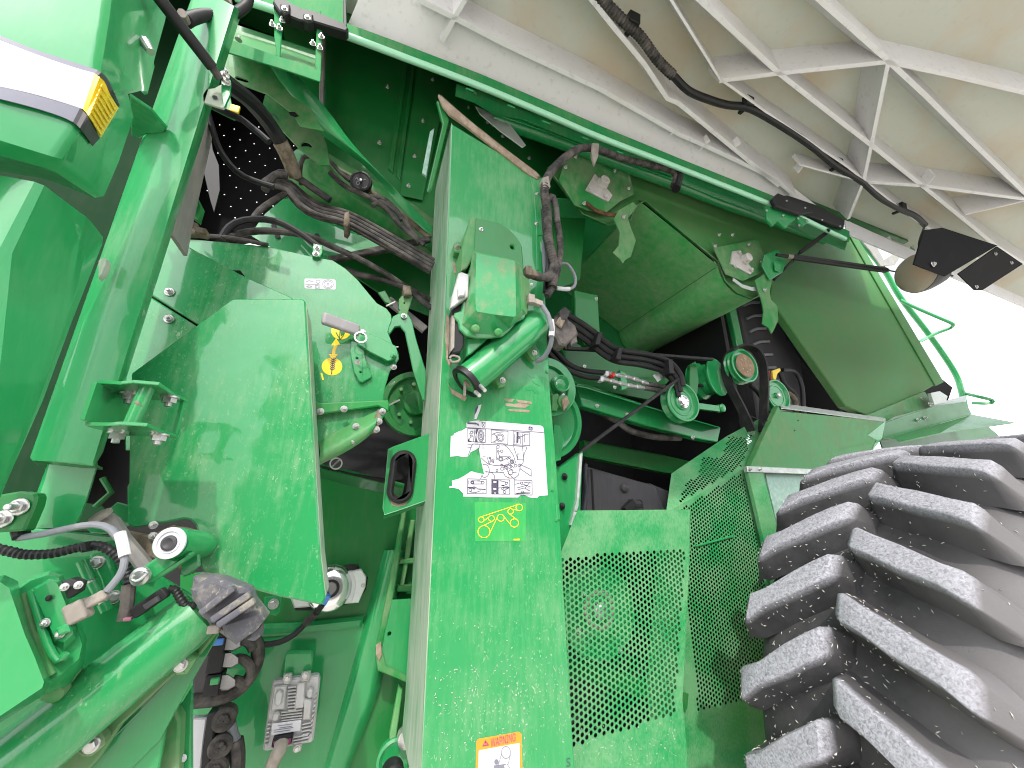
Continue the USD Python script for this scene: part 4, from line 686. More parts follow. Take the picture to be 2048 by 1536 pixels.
obj(b, 'pin_ring', lathe([(-.003, .012), (-.003, .017), (.003, .017), (.003, .012), (-.003, .012)], at(1536, 858, 1.385), (-.3, -1, .2), 20), steel); obj(b, 'pin_cord', tube('1525,852 1532,842 1550,840 1565,850 1566,860 1556,864 1540,860', .0022, 1.385), black); obj(b, 'pin_cord', tube('1500,832 1510,836 1522,842 1525,850', .002, 1.385), black)
obj(b, 'weld_bead', tube('1392,1092 1430,1082 1466,1072', .004, 1.395), green)
b = group_part(CH, 'guard_interior', 'machinery seen through the punched guards')
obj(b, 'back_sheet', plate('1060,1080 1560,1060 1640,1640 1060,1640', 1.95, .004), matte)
obj(b, 'drum', lathe([(-.06, .13), (-.05, .135), (0, .135), (.004, .125), (-.01, .118), (-.01, .085), (.0, .08), (.02, .06), (.02, .001)], at(1200, 1225, 1.215), (0, -1, 0), 40), green); obj(b, 'hub', lathe([(0, .026), (.02, .025), (.028, .012), (.028, .001)], at(1197, 1219, 1.19), (0, -1, 0), 20), steel); obj(b, 'hub_ring', lathe([(0, .042), (0, .058), (.008, .058), (.008, .042), (0, .042)], at(1197, 1219, 1.20), (0, -1, 0), 24), cast)
obj(b, 'cross_bar', bar(at(1130, 1330, 1.4), at(1370, 1400, 1.4), .05, .03), green_deep); obj(b, 'belt', bar(at(1140, 1440, 1.42), at(1340, 1300, 1.42), .02, .01), belt); bolts(b, '1166,1188 1158,1262 1240,1300', 1.205, .009)
b = group_part(CH, 'guard_box', 'green upper cover and zinc panel behind the tyre')
FY = 1.36
obj(b, 'upper_cover', plate('1557,811 1562,822 1771,842 1742,905 1650,945 1500,934', FY, .03, .003), green_dust); obj(b, 'top_edge', grid([[at(1562, 817, FY - .004), at(1562, 808, 1.5)], [at(1568, 816, FY - .004), at(1560, 806, 1.5)], [at(1771, 843, FY - .004), at(1771, 836, 1.5)]], .004), galv, smooth=False)
obj(b, 'rear_return', plate('1771,842 1765,876 1742,905 1752,880 1735,870', FY - .002, .04, .002), green)
obj(b, 'zinc_panel', plate('1530,944 1660,948 1700,1300 1590,1300 1565,1090', FY + .02, .006), galvgreen); obj(b, 'frame_strip', plate('1494,934 1524,936 1565,1092 1600,1300 1612,1420 1592,1420 1570,1260', FY, .02, .002), green_guard)
obj(b, 'top_strip', plate('1494,932 1650,939 1662,950 1496,944', FY - .006, .02, .002), galv); obj(b, 'seam', plate('1526,946 1529,946 1572,1120 1569,1120', FY + .005, .012, .003), green_deep); bolts(b, '1499,938 1519,938', FY - .006, .010)
bolts(b, '1596,841 1589,861', FY, .004, m=black, stud=0)

# ------------------------------------------------------------------ front wheel
b = group_part(CH, 'front_wheel', 'big tractor-tread tyre with dusty lugs')
YN, YF = .47, 1.03
def cyl(y, ph, r): a = radians(ph); return np.array([XW - r * cos(a), y, ZW + r * sin(a)])
half = [(.50, .06), (.62, .012), (.74, .0), (.80, .022), (.835, .06), (.852, .11), (.860, .17)]
prf = [(YN - .045 + o, r) for r, o in half] + [(.75, .863)] + [(YF + .045 - o, r) for r, o in half[::-1]]
prf.append(prf[0]); obj(b, 'tyre', lathe([(y, r) for y, r in prf], (XW, 0, ZW), (0, 1, 0), 120), tyre_mat, 'black tyre carcass', smooth=40)
obj(b, 'rim', lathe([(.60, .02), (.60, .30), (.52, .42), (.50, .51), (.54, .52), (.62, .50), (.9, .50)], (XW, 0, ZW), (0, 1, 0), 60), yellow, smooth=30)
def lug(near, ph):
    # stations along the bar: (y, angle, crown radius, half width of the crown in metres, half width of the foot)
    if near: st = [(.440, ph - 9.6, .825, .014, .024), (.465, ph - 8.8, .865, .020, .036), (.490, ph - 7.9, .905, .027, .050), (.508, ph - 7.2, .936, .034, .058), (.522, ph - 6.7, .948, .036, .060), (.56, ph - 5.6, .950, .030, .062), (.64, ph - 3.5, .951, .036, .064), (.70, ph - 1.8, .951, .033, .066), (.745, ph - .6, .950, .038, .066), (.762, ph, .938, .032, .066), (.785, ph + .8, .885, .020, .062)]
    else: st = [(1.075, ph - 13.6, .835, .018, .028), (1.045, ph - 12.3, .885, .024, .038), (1.022, ph - 11.3, .926, .036, .056), (1.0, ph - 10.3, .946, .041, .062), (.95, ph - 8.0, .950, .030, .062), (.88, ph - 4.7, .951, .039, .064), (.83, ph - 2.3, .951, .039, .066), (.795, ph - .7, .950, .040, .067), (.778, ph, .938, .036, .068), (.755, ph + .9, .885, .020, .062)]
    R = []
    for y, p, r, w, f in st:
        wd = degrees(1 / r); base = min(r - .006, .853); ch = .006
        R.append([cyl(y, p - f * wd, base), cyl(y, p - (w + (f - w) * .35) * wd, base + (r - base) * .5), cyl(y, p - w * wd, r - ch), cyl(y, p - (w - ch) * wd, r), cyl(y, p + (w - ch) * wd, r), cyl(y, p + w * wd, r - ch), cyl(y, p + (w + (f - w) * .35) * wd, base + (r - base) * .5), cyl(y, p + f * wd, base)])
    G = np.array(R); n, m = G.shape[:2]; V = G.reshape(-1, 3) + RNG.normal(0, .0007, (n * m, 3)); F = []
    for i in range(n - 1):
        for j in range(m): k = (j + 1) % m; F += [[i * m + j, i * m + k, i * m + m + k], [i * m + j, i * m + m + k, i * m + m + j]]
    for o in (0, (n - 1) * m):
        for j in range(1, m - 1): F.append([o, o + j + 1, o + j] if o == 0 else [o, o + j, o + j + 1])
    t = trimesh.Trimesh(V, F, process=False)
    if t.volume < 0: t = trimesh.Trimesh(V, t.faces[:, ::-1], process=False)
    obj(b, 'lug', t, tyre_mat, smooth=38)
STEP = 360 / 29
for k in range(-5, 12):
    lug(True, 31.0 + k * STEP); lug(False, 37.5 + k * STEP)
# ribs moulded on the tread between the lugs, and sidewall pads
for k in range(-2, 6):
    p = 36.5 + k * STEP; obj(b, 'tread_rib', sweep([cyl(.58, p - 9.0, .864), cyl(.64, p - 7.0, .871), cyl(.70, p - 4.6, .865)], [.004, .009, .004], 8), tyre_mat)
    obj(b, 'sidewall_pad', sweep([cyl(.432, p + 6, .80), cyl(.425, p + 5.4, .76), cyl(.424, p + 5, .71)], [.012, .022, .010], 8), tyre_mat)

# ------------------------------------------------------------------ straw bits lying on the tyre and guards
sb = []; r2 = np.random.default_rng(3)
def flake(c, n, L, w):
    n = n / np.linalg.norm(n); a = np.cross(n, r2.normal(size=3)); a /= np.linalg.norm(a); q = np.cross(n, a); z = n * .0012
    return trimesh.Trimesh([c + a * L + z, c + q * w + z * 1.6, c - a * L + z, c - q * w + z * 1.6, c + z * 3], [[0, 1, 4], [1, 2, 4], [2, 3, 4], [3, 0, 4]], process=False)
wheelmesh = cat(*[trimesh.Trimesh(np.array(UsdGeom.Mesh(p).GetPointsAttr().Get()) + BASE[CH], np.array(UsdGeom.Mesh(p).GetFaceVertexIndicesAttr().Get()).reshape(-1, 3), process=False) for p in stage.GetPrimAtPath(b).GetChildren() if p.GetName().startswith(('lug', 'tyre'))])
fn = wheelmesh.face_normals; fc = wheelmesh.triangles_center
ang = np.degrees(np.arctan2(fc[:, 2] - ZW, XW - fc[:, 0])); rad = np.hypot(fc[:, 0] - XW, fc[:, 2] - ZW)
wgt = wheelmesh.area_faces * ((ang > -12) & (ang < 85) & (fc[:, 1] > .44) & (rad > .83) & (rad < .94)) * np.clip(.1 + np.abs((fc[:, 1] - .82)) < .3, .25, 1)
idx = r2.choice(len(wgt), 2300, p=wgt / wgt.sum()); T = wheelmesh.triangles[idx]; u = r2.random((2300, 2)); u[u.sum(1) > 1] = 1 - u[u.sum(1) > 1]
pts_ = T[:, 0] + u[:, :1] * (T[:, 1] - T[:, 0]) + u[:, 1:] * (T[:, 2] - T[:, 0])
for c, n in zip(pts_, fn[idx]): s_ = r2.uniform(.5, 1.3); sb.append(flake(c, n, 0.0050 * s_, .0011 * s_))
for s, y in (('870,1240 1120,1240 1130,1530 850,1530', EY), ('870,1330 1125,1330 1125,1430 860,1430', EY), ('1140,1450 1350,1440 1360,1530 1150,1530', 1.15)):
    g_ = outline(s, YP(y)); x0, z0, x1, z1 = g_.bounds
    for _ in range(170):
        x, z = r2.uniform(x0, x1), r2.uniform(z0, z1)
        if g_.contains(Point(x, z)): k_ = r2.uniform(.2, .75); sb.append(flake(np.array([x, y, z]), np.array([0, -1., .15]), .0038 * k_, .0016 * k_))
sp = obj('/World', 'straw_bits', cat(*sb), straw, smooth=False); tagp(stage.GetPrimAtPath(sp), 'pale straw flakes sticking to tyre lugs, elevator and guard', 'straw', kind='stuff')
for s, y in (('773,612 790,604', 1.2), ('774,812 799,800', 1.22), ('779,695 796,694', 1.2), ('780,770 789,764', 1.2)):
    q = pp(s); st = obj('/World', 'straw_stalk', sweep([at(*q[0], y), at(*q[1], y + .02)], [.0028, .0026], 8), straw)
    tagp(stage.GetPrimAtPath(st), {'773': 'short pale straw stalk above the two-icon lever plate', '774': 'longest pale straw stalk beside the dark pulley left of the elevator', '779': 'thin pale straw stalk beside the lever arm end', '780': 'small straw stalk just below the lever arm end'}[s[:3]], 'straw stalk')

# ------------------------------------------------------------------ rear hood, upper left
b = group_part(CH, 'rear_hood', 'glossy green rear hood with white and yellow stripe')
rows = [  # each: front edge, crease, return face ... right edge outline
 ('-60,-60,.56 120,-60,.585 205,-60,.60 226,-58,.61 262,-60,.66 348,-60,.76'),
 ('-60,10,.56 118,20,.585 196,30,.60 216,34,.61 252,38,.66 330,42,.76'),
 ('-60,60,.56 105,88,.585 182,108,.60 203,114,.61 240,112,.66 309,118,.75'),
 ('-60,110,.56 85,150,.585 170,172,.60 192,180,.61 226,176,.65 296,182,.74'),
 ('-60,150,.56 70,186,.585 158,206,.60 180,214,.61 212,204,.65 262,170,.70'),
 ('-60,175,.56 60,210,.585 148,232,.60 170,240,.61 205,226,.65 256,188,.70'),
 ('-60,215,.56 40,248,.585 125,268,.60 147,278,.61 188,272,.66 267,235,.73'),
 ('-60,262,.56 20,288,.585 98,306,.60 120,318,.61 160,322,.66 238,322,.74'),
 ('-60,295,.58 0,312,.60 76,328,.615 98,338,.625 150,358,.67 208,392,.74'),
 ('-60,332,.68 10,338,.69 60,346,.70 92,358,.70 140,368,.71 190,396,.74'),
]
HG = np.array([pts3(r) for r in rows]); HG[:, 1] = HG[:, 0] * .45 + HG[:, 3] * .55; HG[:, 2] = HG[:, 0] * .1 + HG[:, 3] * .9; HG[:, 4] = HG[:, 3] * .55 + HG[:, 5] * .45
def facets(G, d=.006):
    o = []
    for row in G:
        q = [row[0]]
        for k in range(1, len(row) - 1):
            for nb, s_ in ((row[k - 1], 1), (row[k + 1], -1)):
                v = nb - row[k]; L_ = np.linalg.norm(v); st = [row[k] + v / L_ * min(d * 2.2, L_ * .35), row[k] + v / L_ * min(d, L_ * .2)]; q += st if s_ == 1 else st[::-1]
        o.append(q + [row[-1]])
    return np.array(o)
HX = HG.copy(); HX[:, 0] += (HX[:, 0] - HX[:, 3]) * np.array([.55, 1, 1])
FG = facets(np.concatenate([HX[:, :1], HG[:, [0, 3, 5]]], 1)); obj(b, 'shell', grid(FG, .005), green, smooth=26)
obj(b, 'ear', plate('262,108 304,112 306,128 292,182 286,184 268,166 272,130', .745, .006, .002), green); obj(b, 'latch_pin', sweep([at(288, 82, .70), at(302, 104, .70)], [.009, .007], 10), steel)
from scipy.interpolate import RegularGridInterpolator as RGI, PchipInterpolator as PIs
def hood(u, v):
    k = np.clip(u.astype(int), 0, len(HG) - 2); A = HG[k] + (HG[k + 1] - HG[k]) * (u - k)[:, None, None]; j = np.clip(v.astype(int), 0, HG.shape[1] - 2); i = np.arange(len(u)); return A[i, j] + (A[i, j + 1] - A[i, j]) * (v - j)[:, None]
def hoodpatch(name, pxrows, m, lift, label=None):
    """A stripe laid on the hood: each row runs along the hood between two picture outlines."""
    G = []
    U = np.linspace(0, len(HG) - 1, 140); Vv = np.linspace(0, HG.shape[1] - 1, 90); S = np.array([hood(np.full(90, u), Vv) for u in U]); d = S - EYE; zc_ = d @ FWD
    sx = 1024 + FPX * (d @ RIGHT) / zc_; sy = 768 - FPX * (d @ UP) / zc_; N = np.cross(np.gradient(S, axis=0), np.gradient(S, axis=1)); N /= np.linalg.norm(N, axis=2, keepdims=True); N *= np.sign(((EYE - S) * N).sum(2, keepdims=True))
    for r in pxrows:
        q = np.array(pp(r)); q = spline(np.c_[q, np.zeros(len(q))], 8)[:, :2]; q = q[np.linspace(0, len(q) - 1, 40).round().astype(int)]; row = []
        for x, y in q: i = np.argmin((sx - x) ** 2 + (sy - y) ** 2); k = np.unravel_index(i, sx.shape); n = N[k]; h = Plane(S[k] + n * lift, n, (0, 0, 1) if abs(n[2]) < .8 else (1, 0, 0)).hit(x, y); row.append(h)
        G.append(row)
    obj(b, name, grid(np.array(G), .0012, 3, 1), m, label, smooth=60)
hoodpatch('stripe', ['-30,68 60,104 140,132 190,146', '-30,166 60,186 130,206 166,218'], white, .004, 'white stripe')
hoodpatch('stripe_edge', ['-30,58 60,95 140,122 196,140', '-30,67 60,104 140,132 192,147'], stripe_grey, .004, 'grey upper edge of the stripe')
hoodpatch('stripe_edge', ['-30,166 60,187 130,207 160,216', '-30,190 60,213 120,232 146,244'], stripe_grey, .004, 'grey lower edge of the stripe')
hoodpatch('stripe_edge', ['196,140 214,156 226,180 240,212', '190,146 208,162 220,186 238,214'], cover, .004, 'dark edge of the yellow reflector'); hoodpatch('stripe_edge', ['160,216 174,230 186,252 200,276', '146,244 160,256 172,272 186,292'], cover, .004, 'dark edge of the yellow reflector')
hoodpatch('reflector', ['190,147 208,162 220,188 237,216', '166,218 178,232 190,252 202,275'], yellow, .004, 'yellow reflective end of the stripe')
for t in np.linspace(.08, .92, 7):
    a_, b_ = (207 - 30 * t, 164 + 69 * t), (236 - 34 * t, 214 + 59 * t); hoodpatch('reflector_rib', [f'{a_[0]:.1f},{a_[1]:.1f} {b_[0]:.1f},{b_[1]:.1f}', f'{a_[0]-1.6:.1f},{a_[1]+3.4:.1f} {b_[0]-1.6:.1f},{b_[1]+3.4:.1f}'], yellow, .006)
# lower shield
b = group_part(CH, 'rear_side_shield', 'green angular side shield at the left edge')
G = np.array([pts3(r) for r in ('-70,338,.60 40,352,.605 82,366,.61 96,376,.62 150,412,.68 178,438,.71 206,474,.73', '-70,470,.60 0,490,.605 14,500,.61 28,520,.62 110,560,.68 150,580,.70 204,490,.73', '-90,640,.60 -20,660,.605 -2,670,.61 6,690,.62 66,720,.67 100,735,.69 145,640,.72', '-110,820,.60 -40,840,.605 -20,850,.61 -10,860,.62 20,880,.66 44,890,.68 86,800,.70', '-130,1000,.60 -60,1010,.605 -40,1012,.61 -30,1015,.62 -15,1020,.64 -5,1010,.66 4,985,.68')])
G[:, 0] += (G[:, 0] - G[:, 2]) * np.array([1.5, 1, 1]); obj(b, 'shell', grid(facets(G[:, [0, 2, 5, 6]], .006), .006), green, smooth=24)
obj(CH, 'inner_panel', plate('120,-60 480,-60 450,100 380,330 300,520 200,800 180,900 120,1000 200,1010 250,1060 -500,1080 -500,980 -500,300 -300,-60', 1.55, .01), gap_shade, 'green panel behind the corner post with the gap shade painted in')
obj(CH, 'gusset_plate', plate(pp('258,192 270,200 300,220 322,246 333,258 328,266 312,268 294,268 278,278 262,272'), P3(at(258, 192, .74), at(333, 258, .80), at(262, 272, .90)), .006, .002), green, 'green triangular gusset on the corner post')

# ------------------------------------------------------------------ corner post
b = group_part(CH, 'corner_post', 'long bent green channel leaning along the left')
T0 = '392,-30,.90 400,-28,.86 432,-10,.81 446,0,.80 468,12,.80 474,16,.81 482,30,.90'
B0 = '60,915,.90 64,921,.86 112,923,.80 160,926,.80 184,931,.80 189,933,.81 206,905,.90'
t0, b0 = np.array(pts3(T0)), np.array(pts3(B0)); obj(b, 'channel', grid(np.array([t0 + (b0 - t0) * k for k in np.linspace(0, 1, 6)]), .005, 1, 1), green_post, smooth=25)
lowp = np.array([pts3(r) for r in ('95,928,.86 118,930,.84 192,934,.84 196,925,.86', '72,990,.86 100,992,.84 172,1000,.84 176,995,.86', '52,1054,.86 82,1056,.84 146,1056,.84 158,1044,.85')]); obj(b, 'lower_leg', grid(lowp, .005, 2, 2), green)
obj(b, 'end_cap', grid([[at(64, 921, .86), at(75, 930, .92)], [at(112, 924, .80), at(130, 940, .90)], [at(186, 932, .80), at(205, 940, .90)]], .004), green_deep, smooth=False)
obj(b, 'foot_bracket', plate('-20,992 40,982 70,986 74,994 70,1012 48,1062 -20,1066', .78, .02, .003, .003), green_deep); bolts(b, '38,1014 5,1038', .778, .013, stud=1.2)
obj(b, 'slot', plate('196,520 206,514 214,518 214,528 206,548 196,556', .795, .012, .002), green_side)
b = group_part(CH, 'post_bracket', 'small bent green bracket with strut pin')
obj(b, 'shelf', plate('405,190 412,178 428,176 446,166 460,172 452,212 446,216 406,204', .80, .005, .001), green_side); obj(b, 'ear', plate('443,148 452,142 462,162 460,190 448,214 442,180', .79, .005, .001), green); obj(b, 'hole', lathe([(0, .005), (.001, .005)], at(430, 195, .798), (0, -1, 0), 10), black)
bolts(b, '450,150 452,164', .785, .010, d=(.5, -1, .1), stud=.9)
b = group_part(CH, 'hood_strut', 'black gas strut across the corner post')
sa, sb_ = at(298, -30, .66), at(424, 134, .765); obj(b, 'cylinder', sweep([sa, sb_], [.0115, .0115], 14), black); obj(b, 'rod', sweep([sb_, at(440, 158, .78)], [.008, .008], 10), blackdusty); obj(b, 'stud', sweep([at(364, 26, .70), at(372, 42, .72)], [.008, .008], 8), cast)
obj(CH, 'hood_conduit', tube('372,42,.72 385,36,.75 410,30,.80 440,30,.84 465,28,.86 484,18,.88 496,4,.9 500,-20,.9', .0125, ribs=.009), black, 'black corrugated conduit over the corner post')

# ------------------------------------------------------------------ clevis bracket on the post
b = group_part(CH, 'clevis_bracket', 'green welded bracket with vertical pin')
y0, y1 = .715, .815; TL = at(187, 756, y0); TR = at(326, 768, y0); BL = at(164, 848, y0); x0, x1 = TL[0], TR[0]; z1, z0 = TL[2], BL[2]; xm = (x0 + x1) / 2
def sheetz(px, zz, t=.005):
    return plate(px, Plane((0, 0, zz), (0, 0, -1), (1, 0, 0)), t, .001)
obj(b, 'web', box3(((x0 + .003), (y0 + y1) / 2, (z0 + z1) / 2), I3, (.005, y1 - y0, z1 - z0 - .012)), green, smooth=False)
fl = Polygon([(x, -y) for x, y in ((x0, y0 + .012), (x0 + .035, y0 + .004), (xm - .01, y0 + .004), (xm + .01, y0 - .01), (xm + .04, y0 - .01), (x1 - .005, y0 + .06), (x1, y0 + .08), (x1, y1), (x0, y1))])
for zz in (z1 - .005, z0): obj(b, 'flange', slab(fl, Plane((0, 0, zz), -Z, X), .005, .001), green, smooth=False)
obj(b, 'right_web', box3((x1 - .003, (y0 + y1) / 2 + .04, (z0 + z1) / 2), I3, (.005, y1 - y0 - .09, z1 - z0 - .012)), green, smooth=False)
obj(b, 'pin', sweep([(xm + .018, y0 + .012, z1 - .004), (xm + .012, y0 + .012, z0 + .004)], [.0095, .0095], 16), green); obj(b, 'pin_wear', sweep([(xm + .0175, y0 + .012, z1 - .03), (xm + .014, y0 + .012, z0 + .035)], [.0099, .0099], 16), mud)
for zz, dn in ((z1 - .005, -1), (z0, -1)):
    for dx in (-.022, .03):
        F = Plane((xm + dx, y0 + .06, zz), (0, 0, -1)); c = F.o; th = np.arange(6) / 6 * 2 * pi; hx = lambda r, h: np.stack([c[0] + r * np.cos(th), c[1] + r * np.sin(th), np.full(6, c[2] - h)], 1)
        obj(b, 'bolt', cat(lathe([(0, .0125), (.003, .0125), (.0032, .008)], c, (0, 0, -1), 14), loft(hx(.010, .003), hx(.010, .011)), lathe([(.011, .005), (.017, .005), (.018, .003)], c, (0, 0, -1), 10)), steel, smooth=30)

# ------------------------------------------------------------------ shields over the rear drive
b = group_part(CH, 'drive_shield', 'large flat green drive shield with rounded cutout')
SHP = '466,597 604,597 611,602 613,640 620,760 632,960 641,1110 651,1196 646,1208 640,1210 560,1194 493,1176 430,1162 412,1152 402,1138 397,1118 396,1072 391,1050 380,1040 366,1038 330,1045 268,1056 258,1053 254,1045 253,972 257,966 258,873 262,746'
obj(b, 'box', plate(SHP, .93, .11, .0035, .004), green_streak, 'big streaked green shield')
obj(b, 'edge', grid([[at(*p, .936) + (.0015, 0, 0), at(*p, .936) + (.0015, .10, 0)] for p in pp('612,612 620,760 632,960 641,1110 650,1190')], .002), green_side, smooth=False)
b = group_part(CH, 'rear_cover', 'flat green cover split by a diagonal seam')
obj(b, 'upper_sheet', plate('340,470 352,477 360,484 480,548 578,592 600,606 600,760 520,760 403,653 298,587 318,532', 1.055, .012, .003), green_streak); obj(b, 'lower_sheet', plate('297,591 401,657 520,764 520,900 250,900 250,750 280,650', 1.055, .012, .003), green_streak)
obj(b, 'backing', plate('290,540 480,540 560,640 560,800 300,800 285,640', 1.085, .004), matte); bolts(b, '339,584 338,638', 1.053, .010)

# ------------------------------------------------------------------ chopper side plate with its lever
b = group_part(CH, 'chopper_plate', 'rounded green side plate with lever and pictograms')
DP = 1.12
obj(b, 'plate', plate('330,468 365,476 450,484 535,492 590,505 625,513 665,520 690,536 716,560 742,592 754,606 772,616 782,628 784,640 779,652 776,664 786,690 797,706 798,718 788,734 780,742 770,775 766,800 768,830 700,880 620,920 560,900 500,760 400,560', DP, .008, .002), green_streak)
obj(b, 'top_rim', tube('372,472 450,474 536,490', .006, DP - .004), blackdusty)
obj(b, 'tab', plate('626,486 645,490 645,506 640,514 624,512', DP - .012, .012, .002), green); bolts(b, '634,496 632,508', DP - .012, .009)
DQ = YP(DP - .0006)
obj(b, 'white_decal', plate('609,559 611,557 667,558 671,561 672,577 669,579 612,577 609,575', DQ, .0006, 0, .001), white, 'small white pictogram sticker', smooth=False)
inked(b, 'decal_print', [ring_px(656, 568, 11, 9), ring_px(656, 568, 8, 6.5), ring_px(656, 568, 2, 2), ring_px(636, 563, 4, 3.4), '631,569 639,569 639,577', '611,569 631,569 631,577', '612,563 618,561 626,563', '613,573 618,571 624,573 619,575 613,573', '632,571 637,571 637,576 632,576 632,571'], DQ, .0012, stripe_grey, .0008)
for cx, cy, rx, ry in ((682, 662, 19.5, 17), (664, 733, 20.5, 17.5)): obj(b, 'pictogram_disc', plate(ring_px(cx, cy, rx, ry, 36), DQ, .0006, 0), yellow, 'yellow crop pictogram disc', smooth=False)
inked(b, 'double_arrow', ['673,688 668,700 666,712'], DQ, .0085, yellow, .0004, fill=['662,691 672,676 681,690', '657,708 676,708 666,722'], label='yellow double arrow')
wk = ['663,748 664,737 666,722 668,716']; 
for k in range(6): y = 740 - k * 4; wk += [f'{664.3+k*.4},{y} {660.5+k*.4},{y-3}', f'{664.3+k*.4},{y} {669+k*.4},{y-3}']
inked(b, 'wheat_icon', wk, DQ, .0022, ink, .0008, label='dark wheat ear icon'); inked(b, 'maize_icon', ['679,678 680,660 684,650', '672,664 676,672 680,678', '690,664 686,672 681,678'], DQ, .0022, green_deep, .0008, fill=['680,660 684,646 690,652 688,668 682,672'], label='dark maize icon')
inked(b, 'yellow_mark', ['643,747 646,759'], DQ, .004, yellow, .0006)
obj(b, 'quadrant', plate('702,682 726,684 728,694 730,712 736,734 744,750 742,755 724,765 718,762 708,744 702,716 700,700', DP - .012, .012, .002, .0, holes=[hole(714, 716, .003, DP - .012), hole(721, 744, .003, DP - .012)]), green, 'curved green quadrant plate'); obj(b, 'quadrant_notch', plate('708,722 716,720 721,724 718,730 710,728', DP - .0125, .002, .0), brace_grey)
obj(b, 'lever_arm', plate('708,666 722,660 742,668 770,680 792,692 796,706 788,718 776,722 740,704 716,688', DP - .026, .010, .002, .004), green, 'green lever arm'); bolts(b, '788,712', DP - .026, .010, m=green); bolts(b, '787,734', DP, .009)
obj(b, 'lever_handle', cat(rbox((at(648, 626, 1.07) + at(716, 672, 1.075)) / 2, np.stack([(lambda d: d / np.linalg.norm(d))(at(716, 672, 1.075) - at(648, 626, 1.07)), np.cross(-Y, (lambda d: d / np.linalg.norm(d))(at(716, 672, 1.075) - at(648, 626, 1.07))), -Y], 1), (np.linalg.norm(at(716, 672, 1.075) - at(648, 626, 1.07)), .036, .018), .008)), grey, 'grey plastic lever handle')
obj(b, 'pull_ring', lathe([(-.002, .0135), (-.002, .0172), (.002, .0172), (.002, .0135), (-.002, .0135)], at(721, 675, 1.06), (.1, -1, .1), 28), steel); obj(b, 'pull_pin', lathe([(0, .008), (.01, .008), (.012, .004)], at(726, 666, 1.075), (0, -1, 0), 12), steel)
b = group_part(CH, 'chute_side', 'green folded chute side below the lever plate')
obj(b, 'sheet', plate('620,806 700,806 776,802 774,820 752,862 700,892 640,930 620,930', 1.09, .006, .002), green_streak); obj(b, 'top_flange', plate('626,800 640,806 776,800 779,808 776,822 756,812 626,830', 1.07, .012, .003), green_dust)
obj(b, 'lower_flange', grid([[at(756, 820, 1.085), at(752, 846, 1.05), at(742, 868, 1.07)], [at(700, 848, 1.085), at(705, 876, 1.05), at(705, 896, 1.07)], [at(636, 884, 1.085), at(640, 910, 1.05), at(634, 932, 1.07)]], .004, 3, 3), green_dust)
obj(b, 'rubber_edge', plate('756,818 764,822 754,866 738,866 744,846', 1.06, .006, .001), mud); bolts(b, '641,823 688,818 712,853 705,884 765,823 758,843 753,859', 1.06, .0085)

# ------------------------------------------------------------------ lower left: tailboard with tube, motor, covers
b = group_part(CH, 'spreader_tailboard', 'green tailboard with thick tube along its edge')
obj(b, 'board', plate('-500,1010 60,1056 150,1064 200,1070 260,1075 300,1140 380,1190 440,1252 330,1462 300,1640 -700,1640', .90, .008, .002), green, 'green tailboard sheet')
obj(b, 'cast_plate', plate('236,1058 300,1070 345,1050 396,1060 398,1110 380,1150 330,1130 280,1110', .93, .02, .004), mud)
obj(b, 'rear_fold', plate('170,1055 220,1015 234,1004 262,1012 262,1050 210,1068 180,1066', .96, .006, .002), green); obj(b, 'wire_guard', tube('205,956 222,985 190,1014', .005, .98, straight=True), green_deep)
ax0, ax1 = at(-200, 1712, .79), at(404, 1222, .86); ad = (ax1 - ax0) / np.linalg.norm(ax1 - ax0)
obj(b, 'tube', sweep([ax0, ax0 + ad * .2, ax1 - ad * .03, ax1 - ad * .004, ax1], [.043, .043, .043, .040, .02], 36), green_streak, 'thick glossy green tube', smooth=40)
obj(b, 'tube_saddle', plate('170,1466 330,1320 372,1268 420,1240 442,1256 400,1310 346,1352 240,1452 196,1520 120,1600 60,1640 40,1580', .87, .012, .003), green_dust, 'folded saddle strip below the tube')
for s, bp in (('326,1322 344,1300 360,1296 392,1318 372,1350 350,1352', '361,1330'), ('140,1500 176,1464 190,1456 206,1478 208,1492 180,1516 160,1516', '183,1490')):
    obj(b, 'tube_lug', plate(s, .845, .02, .004, .003), green_dust); bolts(b, bp, .845, .0115, stud=0)
obj(b, 'lower_board', plate('330,1462 384,1372 384,1640 300,1640', .96, .006, .002), green); obj(b, 'lower_edge', plate('310,1462 350,1420 360,1440 352,1640 318,1640', .935, .03, .004), green_dust); bolts(b, '365,1517', .955, .007, stud=0, m=white)
obj(b, 'triangle_panel', plate('300,1402 420,1268 440,1258 436,1272 350,1422 320,1480 200,1600 100,1640 60,1640', .895, .004), green)
# hinge
obj(b, 'hinge_leaf', plate('176,1110 206,1104 216,1116 242,1198 238,1208 218,1222 200,1160', .885, .012, .003, .003), green); obj(b, 'hinge_barrel', cat(sweep([at(164, 1122, .87), at(182, 1160, .87)], [.0075, .0075], 14), sweep([at(184, 1164, .87), at(196, 1186, .87)], [.0065, .0065], 14), sweep([at(206, 1206, .87), at(214, 1222, .87)], [.0075, .0075], 14)), green); obj(b, 'hinge_pin', sweep([at(180, 1156, .87), at(210, 1216, .87)], [.005, .005], 10), steel)
bolts(b, '195,1124 228,1194', .884, .0115, stud=0)
